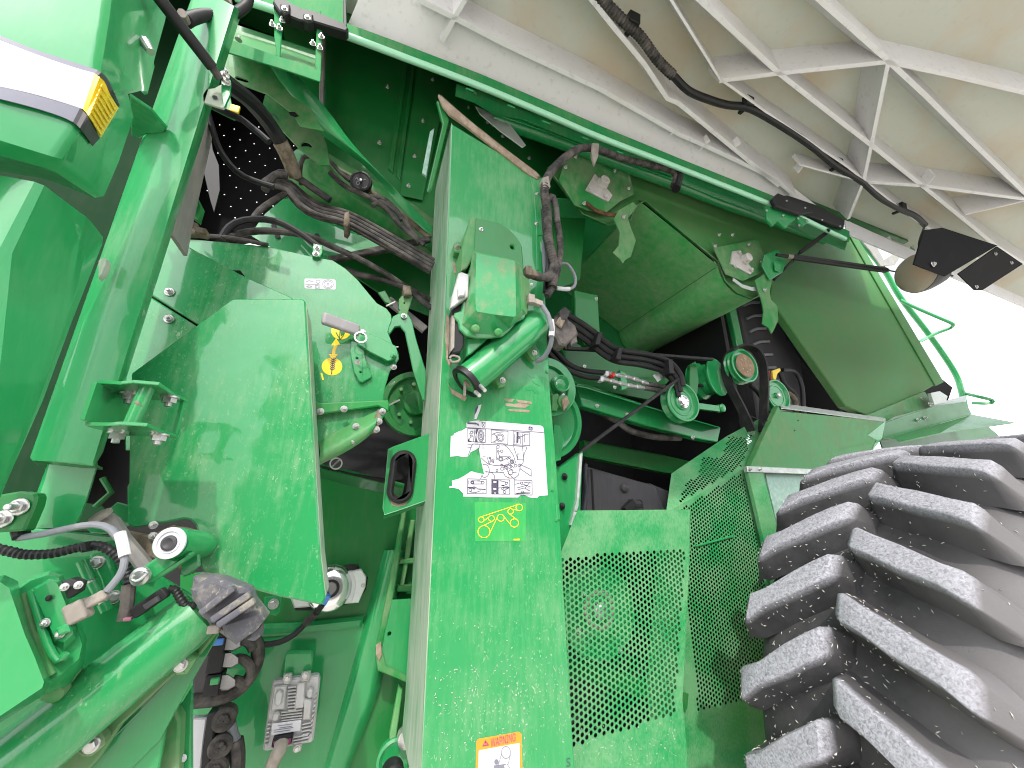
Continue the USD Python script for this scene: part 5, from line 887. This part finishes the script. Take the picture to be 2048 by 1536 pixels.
# pivot arm
obj(b, 'pivot_tube', sweep([at(342, 1086, .80), at(404, 1090, .93)], [.0235, .0235], 28), green); pc = at(340, 1086, .795)
obj(b, 'pivot_washer', lathe([(-0.0013, 0.0115), (-0.0013, 0.0230), (0.0019, 0.0230), (0.0026, 0.0211), (0.0026, 0.0173), (0.0006, 0.0170), (0.0006, 0.0150), (0.0019, 0.0147), (0.0019, 0.0115), (-0.0013, 0.0115)], pc, (-.25, -1, 0), 36), white, 'white round pivot washer'); obj(b, 'pivot_cap', lathe([(-0.0026, 0.0112), (0.0038, 0.0112), (0.0051, 0.0077), (0.0026, 0.0038), (0.0026, 0.0006)], pc, (-.25, -1, 0), 24), cover)
obj(b, 'pivot_arm', plate('322,1108 352,1118 388,1098 372,1120 300,1166 284,1170 272,1160 274,1142 290,1130', .81, .022, .004, .003), green); obj(b, 'arm_eye', lathe([(0.0000, 0.0135), (0.0045, 0.0131), (0.0060, 0.0090), (0.0075, 0.0083), (0.0075, 0.0008)], at(283, 1152, .805), (-.2, -1, -.1), 22), steel)
obj(b, 'hair_pin', tube('268,1150 262,1158 272,1162 284,1156 294,1146 290,1142', .0022, .79), steel); obj(b, 'arm_gusset', plate('352,1110 396,1086 398,1132 378,1150 366,1154 360,1146 364,1136', .87, .008, .002), green)
obj(b, 'cast_bar', plate('190,1042 214,1026 228,1036 250,1070 300,1130 290,1150 268,1140 232,1090', .875, .02, .005), brace_grey, 'dusty grey bar'); obj(b, 'bar_end', lathe([(0.0000, 0.0154), (0.0042, 0.0154), (0.0056, 0.0105)], at(203, 1033, .872), (-.5, -.6, .8), 20), cast)
bolts(b, '306,1072 307,1050', .925, .008)
b = group_part(CH, 'actuator_motor', 'muddy grey actuator motor at the tube end')
def lay(s, y, t, bv=.004): obj(b, 'housing', plate(s, y, t, bv), greymotor)
lay('384,1154 436,1160 492,1182 500,1204 528,1240 520,1252 470,1292 418,1252 380,1196', .80, .05, .006)
lay('376,1180 420,1152 448,1160 470,1172 490,1176 500,1186 418,1248 400,1236', .775, .03, .008); lay('440,1246 520,1220 528,1240 512,1262 470,1290 446,1270', .785, .03, .006); lay('500,1252 520,1256 520,1274 508,1284 492,1282', .80, .03, .005)
for s in ('424,1240 500,1188', '436,1250 510,1200', '402,1226 470,1174'): q = pp(s); obj(b, 'housing_rib', bar(at(*q[0], .765), at(*q[1], .765), .010, .016, r=.003), greymotor)
obj(b, 'slot', bar(at(448, 1238, .772), at(478, 1214, .772), .004, .006), black); obj(b, 'foot', rbox(at(430, 1256, .80), I3, (.016, .02, .012), .002), cast)
b = group_part(CH, 'lower_wiring', 'wiring at the lower left with grey cable and corrugated conduit')
obj(b, 'grey_cable', tube('36,1076,.80 87,1068,.78 140,1056,.76 188,1049,.75 223,1059,.745 244,1090,.74 249,1122,.735 240,1150,.735 214,1182,.735', .0046), cablegrey, 'grey cable with white sleeve'); obj(b, 'cable_sleeve', tube('240,1066,.742 246,1090,.738 250,1112,.735', .0066), white)
obj(b, 'conduit', tube('-20,1094 20,1103 52,1109 105,1107 157,1095 195,1091 222,1102 246,1125 256,1150 258,1172', .0072, .83, ribs=.006), black, 'black corrugated conduit'); obj(b, 'cable_clip', plate('156,1086 167,1084 170,1102 160,1106', .81, .03, .003), plastic); obj(b, 'tape_wrap', tube('258,1168 256,1190 254,1212 248,1240', .0085, .83), blackdusty)
obj(b, 'connector', bar(at(266, 1228, .82), at(334, 1182, .82), .017, .014, r=.003), plastic, 'black inline connector'); obj(b, 'connector_clip', bar(at(290, 1214, .806), at(318, 1196, .806), .008, .008), cover); obj(b, 'plug_red', rbox(at(256, 1238, .82), I3, (.010, .008, .005), .0015), maroon)
obj(b, 'conduit', tube('338,1178 350,1180 360,1196 372,1210 392,1212', .0062, .83, ribs=.005), black); obj(b, 'clip_black', plate('14,1060 40,1056 42,1072 20,1082', .79, .02, .003), black)
b = group_part(CH, 'corner_cover_box', 'green moulded box cover at the lower left edge')
obj(b, 'front', loft([at(*p, .70) for p in pp('-300,1190 0,1164 18,1176 50,1270 70,1316 88,1364 84,1376 0,1432 -300,1600')], [at(*p, .745) for p in pp('-300,1180 10,1150 36,1162 62,1262 84,1312 104,1366 94,1386 0,1446 -300,1620')]), green, smooth=30)
obj(b, 'flange', loft([at(*p, .745) for p in pp('30,1184 60,1162 96,1150 116,1154 134,1196 150,1240 164,1290 158,1318 120,1350 96,1362 76,1300')], [at(*p, .80) for p in pp('40,1172 70,1150 100,1142 126,1150 146,1200 160,1240 174,1280 168,1330 130,1380 96,1396 80,1300')]), green, smooth=30)
obj(b, 'inner_lid', loft([at(*p, .73) for p in pp('66,1182 100,1162 114,1166 130,1204 144,1250 146,1268 128,1284 112,1280')], [at(*p, .75) for p in pp('56,1180 98,1156 120,1160 138,1200 154,1252 154,1280 126,1310 104,1290')]), green, smooth=30)
bolts(b, '90,1246 120,1268', .728, .006); bolts(b, '98,1196', .728, .004, m=plastic, stud=0); obj(b, 'boss_block', plate('108,1258 132,1248 138,1264 114,1276', .722, .015, .003), green); obj(b, 'lid_rib', tube('62,1180 76,1230 96,1290 116,1320 132,1306', .004, .735), green); obj(b, 'lid_rib', tube('48,1186 66,1250 90,1320 104,1350', .004, .742), green_dust); obj(b, 'tapped_boss', lathe([(0, .012), (.012, .011), (.014, .005)], at(120, 1376, .80), (0, -1, -.3), 14), green_dust); obj(b, 'socket', plate('116,1164 136,1158 156,1166 150,1186 128,1200', .715, .02, .006), plastic); bolts(b, '129,1174 157,1170', .712, .0055); obj(b, 'connector', cat(bar(at(136, 1232, .735), at(178, 1212, .735), .026, .022, r=.004), bar(at(170, 1210, .735), at(214, 1186, .735), .0135, .0135, r=.004)), cast, 'dusty tan cable connector')
obj(b, 'base', loft([at(*p, .80) for p in pp('60,1330 150,1330 164,1300 162,1340 134,1380 86,1396 70,1380')], [at(*p, .86) for p in pp('60,1340 160,1330 168,1310 164,1350 130,1392 80,1400 66,1386')]), green_dust)

# ------------------------------------------------------------------ lower middle side wall
b = group_part(CH, 'lower_side_wall', 'green lower side wall with folds')
WY = 1.50
obj(b, 'sheet', plate('360,1150 520,1130 560,950 640,955 860,1010 900,1100 900,1700 360,1700', WY, .01), green_deep)
obj(b, 'panel', plate('384,1250 520,1260 720,1240 735,1250 640,1640 384,1640', WY - .012, .010, .003), green, smooth=False); obj(b, 'cross_fold', plate('520,1252 600,1248 728,1234 722,1256 600,1270 516,1276', WY - .026, .024, .008), green)
q1 = pp('768,1100 740,1200 690,1380 640,1560 610,1660'); q2 = pp('812,1100 790,1220 760,1380 726,1446 712,1460 690,1560 670,1660'); obj(b, 'channel', grid([[at(*a, WY - .004), at(a[0] * .75 + c[0] * .25, a[1] * .75 + c[1] * .25, WY - .05), at(a[0] * .3 + c[0] * .7, a[1] * .3 + c[1] * .7, WY - .055), at(*c, WY - .01)] for a, c in zip(q1, [q2[0], q2[1], q2[2], q2[5], q2[6]])], .004, 2, 4), green, 'rounded vertical fold', smooth=50)
obj(b, 'weld_plate', plate('528,1194 566,1190 560,1224 552,1232 526,1226', WY - .10, .01, .002, .003), green); bolts(b, '547,1208', WY - .10, .0135, stud=0)
obj(b, 'dark_duct', plate('640,930 700,945 780,958 780,975 640,955', WY + .05, .03, .006), plastic); obj(b, 'cross_tube', tube('600,950 700,972 800,995', .055, WY + .09), green_deep); obj(b, 'upper_dark', plate('600,860 830,830 860,960 640,962', WY + .35, .01), plastic)
obj(b, 'ring_clip', lathe([(-.002, .016), (-.002, .0205), (.002, .0205), (.002, .016), (-.002, .016)], at(672, 927, WY - .05), (.1, -1, -.2), 20), steel); obj(b, 'clip_bar', bar(at(664, 934, WY - .06), at(680, 919, WY - .06), .005, .005), steel)
b = group_part(CH, 'grommet_plate', 'green bent plate with black oval grommet')
obj(b, 'plate', plate('776,898 786,893 860,866 856,1000 800,1020 769,1030 765,1016', 1.20, .006, .002, 0, holes=[LineString([YP(1.20).uv(808, 925), YP(1.20).uv(801, 980)]).buffer(.022)]), green); oq = LineString([YP(1.185).uv(808, 925), YP(1.185).uv(801, 980)])
obj(b, 'grommet', slab(oq.buffer(.037).difference(oq.buffer(.018)), YP(1.185), .02, .007), black, 'black oval rubber grommet'); obj(b, 'lower_fold', grid([[at(x, y, 1.2), at(x, y, 1.2) + (0, .03, -.012)] for x, y in pp('769,1030 800,1020 856,1000')], .004), green)
obj(b, 'mud_mark', plate('778,996 786,1004 800,1008 816,1002 812,1010 796,1014 784,1010', 1.1994, .0006, 0), tan, smooth=False)
b = group_part(CH, 'inner_door_frame', 'green framed shelf left of the elevator')
obj(b, 'stile', plate('806,1020 814,1018 790,1180 766,1290 752,1302 756,1280 776,1180', 1.42, .03, .004), green_dust); obj(b, 'stile', plate('822,1040 830,1040 822,1100 806,1180 800,1180 812,1100', 1.45, .02, .003), green_film)
for s in ('800,1118 850,1116 850,1126 798,1128', '796,1172 850,1172 850,1182 794,1184'): obj(b, 'rail', plate(s, 1.44, .03, .003), green_dust)
obj(b, 'shelf_panel', plate('784,1200 850,1196 850,1382 830,1376 764,1336 760,1312', 1.40, .006, .002, 0, holes=[hole(779, 1268, .006, 1.40)]), green); obj(b, 'shelf_rim', plate('750,1300 760,1282 768,1310 772,1330 850,1370 850,1384 800,1360 756,1342', 1.395, .012, .003), green_dust); obj(b, 'mud_mark', plate('752,1290 762,1284 764,1310 758,1322 752,1310', 1.39, .004, .001), tan)
obj(b, 'lower_rail', plate('798,1372 806,1376 792,1480 786,1500 790,1560 778,1560 780,1470', 1.43, .02, .003), green_film)
obj(b, 'lower_sheave', lathe([(-.02, .05), (0, .052), (.004, .045), (-.004, .035), (-.004, .001)], at(790, 1520, 1.42), (0, -1, 0), 32), green); obj(b, 'roller', lathe([(-.02, .03), (.02, .03), (.022, .024), (.03, .014), (.03, .001)], at(786, 1548, 1.36), (0, -1, 0), 24), plastic); obj(b, 'roller', lathe([(-.02, .024), (.01, .024), (.012, .018), (.012, .001)], at(812, 1476, 1.40), (0, -1, 0), 24), steel)
b = group_part(CH, 'side_sheave', 'dark green sheave just left of the elevator'); C = at(832, 806, 1.50)
obj(b, 'rim', lathe([(-.04, .06), (-.04, .128), (-.02, .130), (-.015, .118), (0, .130), (.003, .128), (.003, .108), (-.012, .10), (-.016, .05), (0, .045), (.002, .001)], C, (0, -1, 0), 44), green_deep, smooth=30)
for a in (100, 140, 180, 220, 260): p = C + .078 * np.array([cos(radians(a)), 0, sin(radians(a))]); obj(b, 'bolt', lathe([(-.012, .007), (-.002, .007), (-.001, .002)], p, (0, -1, 0), 8), green_dust)
b = group_part(CH, 'tension_link', 'green bent tension link beside the elevator')
obj(b, 'link', plate('776,650 786,632 800,625 816,628 824,640 832,676 852,742 850,800 846,800 826,740 810,664 800,652 790,654 780,668 776,664', 1.30, .010, .003), green); obj(b, 'hanger', plate('798,598 812,584 826,592 818,618 812,640 796,632', 1.32, .008, .002, 0, holes=[hole(809, 606, .003, 1.32), hole(798, 620, .003, 1.32)]), green_dust); bolts(b, '808,632', 1.295, .010); obj(b, 'stay', plate('756,585 770,580 786,610 770,604', 1.34, .01, .002), green_deep); obj(b, 'arm', bar(at(776, 600, 1.4), at(850, 660, 1.4), .03, .02), brace_grey)
# control unit, lamp, connectors
b = group_part(CH, 'control_unit', 'finned aluminium control unit on the lower side wall')
CY = 1.40; 
def zu(s): return [(340 + x * .27344, 1116 + y * .27344) for x, y in pp(s)]
obj(b, 'base', plate(zu('750,905 770,900 1075,858 1092,866 1096,900 1062,1230 1048,1335 1030,1352 700,1416 682,1410 680,1390 712,1150'), CY, .022, .004, .004), alu, 'aluminium base casting'); obj(b, 'mount_bracket', plate(zu('838,720 850,695 1040,690 1045,750 1036,880 826,880 832,790'), CY + .02, .02, .003), green)
for s in ('828,858 890,850 885,925 822,930', '962,842 1028,835 1022,905 958,910', '905,1362 968,1352 955,1418 895,1424'): obj(b, 'ear', plate(zu(s), CY - .008, .014, .003, .002), alu)
bolts(b, ' '.join(f'{x:.0f},{y:.0f}' for x, y in zu('856,876 992,858 930,1395')), CY - .008, .0085, stud=0)
obj(b, 'block', plate(zu('760,940 855,930 838,1110 735,1120'), CY - .010, .012, .003), alu); obj(b, 'block', plate(zu('928,920 992,910 985,1030 1042,1035 1025,1185 968,1190 972,1100 905,1110'), CY - .010, .012, .003), alu)
for s, n_ in (('770,990 800,965 828,985 815,1070 785,1090 760,1070', 0), ('1005,975 1030,950 1050,965 1042,1020 1018,1030 1000,1015', 0), ('752,1145 780,1125 802,1140 795,1185 765,1200 745,1185', 0)): obj(b, 'cap', plate(zu(s), CY - .018, .010, .003, .004), alu)
for k in range(8): y = 945 + k * 24; obj(b, 'fin', plate(zu(f'862,{y} 922,{y-7} 921,{y+4} 860,{y+11}'), CY - .011, .012, .001), alu)
for k in range(4): y = 1128 + k * 20; obj(b, 'fin', plate(zu(f'812,{y} 966,{y-18} 965,{y-8} 811,{y+10}'), CY - .011, .012, .001), alu)
for k in range(9): y = 1010 + k * 36; obj(b, 'fin', plate(zu(f'{1058-k*5},{y} {1074-k*5},{y-16} {1072-k*5},{y+2} {1056-k*5},{y+14}'), CY - .010, .012, .001), alu)
for k in range(5): y = 1215 + k * 26; obj(b, 'fin', plate(zu(f'{965-k},{y} {1030-k*3},{y-14} {1029-k*3},{y-3} {964-k},{y+11}'), CY - .010, .012, .001), alu)
for k in range(6): y = 1215 + k * 30; obj(b, 'fin', plate(zu(f'{712-k*4},{y} {736-k*4},{y-6} {735-k*4},{y+6} {711-k*4},{y+14}'), CY - .010, .012, .001), alu)
for k in range(3): y = 1318 + k * 22; obj(b, 'fin', plate(zu(f'900,{y-6} 1010,{y-26} 1008,{y-16} 899,{y+4}'), CY - .010, .012, .001), alu)
LP = YP(CY - .0125); obj(b, 'type_label', plate(zu('748,1212 955,1184 960,1190 950,1262 740,1298'), LP, .0006, 0), white, 'white type label', smooth=False)
inked(b, 'label_lines', [zu(s) for s in ('790,1228 895,1214', '800,1243 890,1231', '760,1260 900,1240', '760,1275 880,1258')], LP, .0016, stripe_grey, .0006)
obj(b, 'connector', plate(zu('750,1330 770,1318 892,1296 896,1320 885,1368 760,1398 738,1390'), CY - .025, .03, .004, .003), plastic); obj(b, 'connector_face', plate(zu('755,1348 885,1322 880,1366 762,1392'), CY - .028, .006, .002), maroon)
obj(b, 'cable', tube([at(*p, d) for p, d in zip(zu('815,1350 805,1400 770,1460 740,1536 720,1620'), (1.36, 1.35, 1.36, 1.38, 1.38))], .016), cast, 'dusty taped cable')
b = group_part(CH, 'work_lamp', 'bright metal work lamp recessed in the wall')
obj(b, 'seal', plate('652,1144 700,1130 716,1131 722,1142 736,1156 732,1180 714,1206 640,1222 590,1222 586,1212', 1.44, .03, .006), black); obj(b, 'housing', plate('580,1196 655,1146 704,1142 721,1139 733,1154 731,1174 716,1206 588,1217', 1.425, .02, .004), galv); lc = at(660, 1176, 1.425)
obj(b, 'reflector', lathe([(-.012, .066), (.0, .066), (.010, .060), (.017, .045), (.020, .03), (.020, .001)], lc, (.1, -1, .1), 36), chrome, 'bright reflector dome'); obj(b, 'bulb_hole', lathe([(.018, .026), (.026, .025), (.026, .018), (.018, .016), (.018, .001)], lc, (.1, -1, .1), 24), plastic)
obj(b, 'end_plate', plate('704,1142 723,1139 732,1154 731,1174 717,1206 702,1206 708,1190 712,1166', 1.41, .015, .002), galv); bolts(b, '726,1171', 1.41, .006, stud=0); obj(b, 'plug', bar(at(658, 1190, 1.36), at(648, 1208, 1.37), .013, .012), bluep)
obj(b, 'lead', tube('646,1208,1.37 636,1222,1.40 612,1246,1.44 590,1268,1.45 560,1284,1.45 520,1290,1.45 480,1284,1.42 440,1272,1.38', .008), black); obj(b, 'lead_tape', tube('632,1226,1.405 612,1246,1.435', .0105), blackdusty)
b = group_part(CH, 'connector_bank', 'black connector bank with looped cables')
obj(b, 'module', plate('384,1310 430,1282 440,1290 424,1376 412,1400 384,1400', 1.36, .06, .006), cover)
for k, (x, y) in enumerate(((436, 1286), (432, 1320), (426, 1364))):
    obj(b, 'header', rbox(at(x + 4, y, 1.33), I3, (.034, .05, .045), .004), plastic); obj(b, 'boot', loft([at(*p, 1.31) for p in ((x + 12, y - 12), (x + 30, y - 14), (x + 44, y - 4), (x + 44, y + 6), (x + 30, y + 14), (x + 12, y + 14))], [at(*p, 1.36) for p in ((x + 10, y - 15), (x + 30, y - 16), (x + 46, y - 6), (x + 46, y + 8), (x + 30, y + 17), (x + 10, y + 17))]), grey, 'grey cable boot', smooth=30)
obj(b, 'tag', rbox(at(437, 1284, 1.30), I3, (.022, .01, .014), .002), bluep); obj(b, 'tag', rbox(at(430, 1362, 1.30), I3, (.018, .01, .014), .002), green)
obj(b, 'loom', tube('384,1402 410,1400 440,1396 470,1384 496,1360 512,1330 516,1300 508,1278 490,1270 470,1276', .0165, 1.36), blackdusty, 'taped loom loop')
for s in ('470,1318 486,1318 500,1332 502,1352 492,1366', '466,1360 478,1362 488,1372', '478,1278 498,1286 506,1300'): obj(b, 'lead', tube(s, .011, 1.34), blackdusty)
obj(b, 'white_cover', plate('380,1438 414,1436 408,1480 400,1560 380,1560', 1.36, .02, .003), white, 'pale module cover'); obj(b, 'black_strip', plate('414,1430 434,1424 420,1540 412,1580 398,1580 404,1500', 1.34, .05, .004), plastic)
for x, y in pp('448,1440 440,1494 432,1540'):
    obj(b, 'muddy_plug', cat(lathe([(-.03, .026), (.0, .026), (.004, .022), (.004, .001)], at(x, y, 1.34), (.1, -1, 0), 18), *[lathe([(0, .007), (.006, .006), (.007, .002)], at(x + 7 * cos(a), y + 7 * sin(a), 1.335), (.1, -1, 0), 8) for a in np.arange(6) * pi / 3]), blackdusty, 'mud caked round plug')
obj(b, 'lead', tube('462,1448 466,1470 474,1490 476,1540 470,1600', .012, 1.36), cablegrey); obj(b, 'lead_tape', tube('472,1480 476,1510 474,1560', .016, 1.36), blackdusty)

# ------------------------------------------------------------------ upper left: hinge channel, brace, hoses, augers
b = group_part(CH, 'hinge_channel', 'green U-channel carrying the rear panel hinge')
obj(b, 'front_flange', plate('452,78 470,82 642,142 640,163 560,136 454,104', .98, .004, .001), green_matte); obj(b, 'floor', grid([[at(454, 100, .98), at(462, 62, 1.16)], [at(560, 134, .98), at(560, 92, 1.16)], [at(641, 160, .98), at(640, 120, 1.16)]], .004), green_dust, smooth=False)
obj(b, 'rear_flange', plate('460,40 476,50 640,104 642,124 560,98 462,66', 1.16, .004, .001), green_deep); bolts(b, '477,80', 1.0, .009, d=(0, -.2, 1))
for s in ('548,8 560,4 564,60 560,114 554,116 548,70', '634,22 642,20 644,80 642,142 636,150 630,130'): obj(b, 'hanger_plate', plate(s, 1.02, .006, .002), green_matte)
bolts(b, '559,57 565,42 545,50 640,96 626,88 643,74', 1.015, .009); obj(b, 'hinge_bar', plate('545,2 552,-8 578,2 600,14 632,22 690,46 697,56 692,62 626,42 600,40 560,24', 1.0, .03, .004), plastic); obj(b, 'hinge_lug', plate('560,6 580,8 580,24 570,28 560,20', .99, .03, .004), plastic); obj(b, 'hinge_lug', plate('606,26 626,28 626,42 616,44 606,38', .99, .03, .004), plastic); bolts(b, '569,18 615,36', .99, .009, stud=0)
obj(b, 'stop', plate('686,-10 692,-10 694,50 690,62 686,50', 1.02, .01, .002), plastic); obj(b, 'sleeve', tube('436,-30 440,10', .03, .95), cast) ; bolts(b, '428,6', .92, .012)
b = group_part(CH, 'diagonal_brace', 'folded green brace running down to the elevator')
obj(b, 'root_plate', plate('452,102 470,104 540,132 580,142 640,250 648,262 632,258 600,252 585,226 532,186 520,182 462,160', 1.10, .005, .001, 0, holes=[LineString([YP(1.10).uv(476, 156), YP(1.10).uv(492, 161)]).buffer(.007)]), green_dust)
obj(b, 'web', grid([[at(540, 132, 1.10), at(574, 140, 1.08), at(584, 142, 1.12)], [at(586, 212, 1.12), at(620, 214, 1.10), at(650, 214, 1.15)], [at(640, 268, 1.16), at(662, 262, 1.14), at(704, 286, 1.20)], [at(722, 326, 1.24), at(740, 330, 1.22), at(772, 360, 1.27)], [at(800, 412, 1.32), at(812, 404, 1.31), at(834, 424, 1.34)], [at(858, 470, 1.38), at(862, 462, 1.37), at(868, 456, 1.39)]], .005, 3, 3), green, 'folded brace with sharp crease', smooth=30)
obj(b, 'back_plate', plate('540,176 580,215 640,258 654,290 660,330 640,330 600,298 560,256 520,228 530,190', 1.22, .006, .001, 0, holes=[hole(613, 291, .017, 1.22, 20), hole(560, 202, .006, 1.22)]), green_dust); inked(b, 'slot_mark', ['535,232 544,228 552,232 556,238'], YP(1.22), .005, ink, .0008); obj(b, 'slot_mark', plate('577,224 590,224 598,232 590,234 580,230', YP(1.098), .0008, 0), plastic)
obj(b, 'inner_plate', plate('440,110 470,104 460,190 470,240 420,215 430,190', 1.35, .006), green_deep)
b = group_part(CH, 'auger_housings', 'green conveyor housings behind the hoses')
obj(b, 'upper_housing', sweep([at(610, 345, 1.50), at(640, 360, 1.48), at(760, 425, 1.52), at(880, 500, 1.56)], [.10, .11, .11, .11], 24), green_dust, smooth=40); obj(b, 'upper_seam', tube('620,318 700,356 780,412 860,476', .012, 1.39), mud)
obj(b, 'lower_housing', loft([at(*p, 1.38) for p in pp('500,470 530,428 566,398 590,396 640,440 700,466 800,488 812,502 660,520 560,506')], [at(*p, 1.7) for p in pp('520,440 550,410 580,390 600,384 660,420 720,446 820,470 860,500 680,520 570,500')]), green, 'glossy green conical housing', smooth=45)
obj(b, 'housing_rib', plate('655,512 760,490 860,470 862,480 764,502 664,522', 1.36, .02, .004), blackdusty); obj(b, 'lower_guard', plate('660,520 860,480 880,640 780,600', 1.62, .01), green_deep)
for x, y in pp('548,452 555,472 634,471'): obj(b, 'hole', lathe([(-.002, .009), (.001, .009)], at(x, y, 1.374), (0, -1, 0), 12), black)
kc = at(722, 363, 1.34); obj(b, 'dial', lathe([(-.03, .036), (-.004, .042), (.006, .040), (.008, .034), (.005, .03), (.005, .001)], kc, (-.15, -1, -.25), 32), plastic, 'black round dial with grip rim'); obj(b, 'dial_nut', lathe([(.005, .007), (.012, .006), (.013, .002)], kc, (-.15, -1, -.25), 10), steel)
KP = P3(kc + frame((-.15, -1, -.25))[:, 2] * .0055, kc + frame((-.15, -1, -.25))[:, 2] * .0055 + frame((-.15, -1, -.25))[:, 0] * .02, kc + frame((-.15, -1, -.25))[:, 2] * .0055 + frame((-.15, -1, -.25))[:, 1] * .02); inked(b, 'dial_mark', [ring_px(716, 366, 3, 4), '711,358 714,355 716,360', '728,360 731,358', ring_px(728, 372, 5, 4, 8, 0, 150)], KP, .0022, stripe_grey, .0012)
obj(b, 'drop_lead', tube('620,312 606,316 600,340 602,368', .008, 1.36), blackdusty); obj(b, 'top_lead', tube('616,308 640,312 660,322 680,345 700,362', .008, 1.36), blackdusty)
for s in ('660,345 690,372 740,396 775,420 800,450 848,490', '740,394 770,400 800,430 840,486', '745,412 760,404 790,420 804,440'): obj(b, 'loom', tube(s, .010, 1.33), blackdusty)
b = group_part(CH, 'hose_bundle', 'bundle of dusty hoses crossing to the elevator')
base = pp('548,362 575,380 597,405 632,428 690,444 755,478 862,540')
for k, (dx, dy, r) in enumerate(((0, 0, .0085), (3, -6, .0085), (6, -12, .0085), (-2, 6, .007), (9, -18, .008))):
    Q = [(548 - k, 372 - 5 * k)] + [(x + dx * min(1, i / 2 + .3), y + dy * min(1, i / 2 + .3)) for i, (x, y) in enumerate(base)][1:]
    obj(b, 'hose', tube([at(x, y, 1.22 + .016 * k + .012 * (i > 4)) for i, (x, y) in enumerate(Q)], r), blackdusty)
obj(b, 'hose_clamp', plate('689,424 698,421 700,444 694,452 687,448', 1.20, .07, .004), mud)
for s, r, y in (('444,478 452,462 471,446 509,438 553,443 597,465 640,496', .0098, 1.12), ('462,476 480,468 515,462 570,464 619,473 662,492 717,517 770,546 810,572 862,600', .0105, (1.12, 1.36)), ('690,538 720,550 761,558 810,577 862,616', .0115, 1.33), ('575,385 545,402 520,420 505,440', .010, 1.25), ('528,366 560,346 590,352 620,372 660,400', .012, 1.25), ('530,380 538,362 552,350 575,352', .012, 1.22)): obj(b, 'hose', tube(s, r, y), black if y == 1.12 else blackdusty)
obj(b, 'hose_tie', plate('806,568 822,572 824,588 808,590', 1.30, .05, .004), mud)
for s, r, y in (('414,220 424,255 440,300 472,342 507,361 548,374', .0075, .98), ('424,210 455,226 482,238 500,252 520,268 538,284', .0085, .96)): obj(b, 'lead', tube(s, r, y), black)
obj(b, 'large_hose', tube('446,160,.92 470,178,.96 504,206,1.02 540,250,1.10 566,292,1.16 580,322,1.2 588,350,1.24', .0215), black, 'large black hose, muddy at its lower end'); obj(b, 'large_hose_mud', tube('560,284,1.148 572,306,1.175 584,335,1.215 589,352,1.24', .0232), mud)
b = group_part(CH, 'small_brackets', 'small brackets and strips beside the dust screen')
obj(b, 'hanging_strip', plate('404,238 416,235 426,300 438,330 440,380 428,424 420,400 404,330', 1.5, .005), plastic); obj(b, 'tab', plate('362,382 390,384 390,404 382,408 362,402', 1.0, .02, .003), green_deep); obj(b, 'tab', plate('378,400 396,396 404,412 396,440 380,428', 1.02, .02, .003), green_deep); bolts(b, '366,392', .995, .009)
obj(b, 'dirty_clamp', cat(rbox(at(378, 458, 1.03), I3, (.04, .03, .03), .006), rbox(at(392, 464, 1.03), I3, (.05, .03, .015), .004)), mud); bolts(b, '382,462', 1.01, .008, m=cast); obj(b, 'yellow_tag', rbox(at(470, 218, 1.3), I3, (.03, .01, .03), .003), yellow)
obj(b, 'post_lining', plate('396,215 404,215 360,400 346,470 338,470', .93, .08, .004), brace_grey)
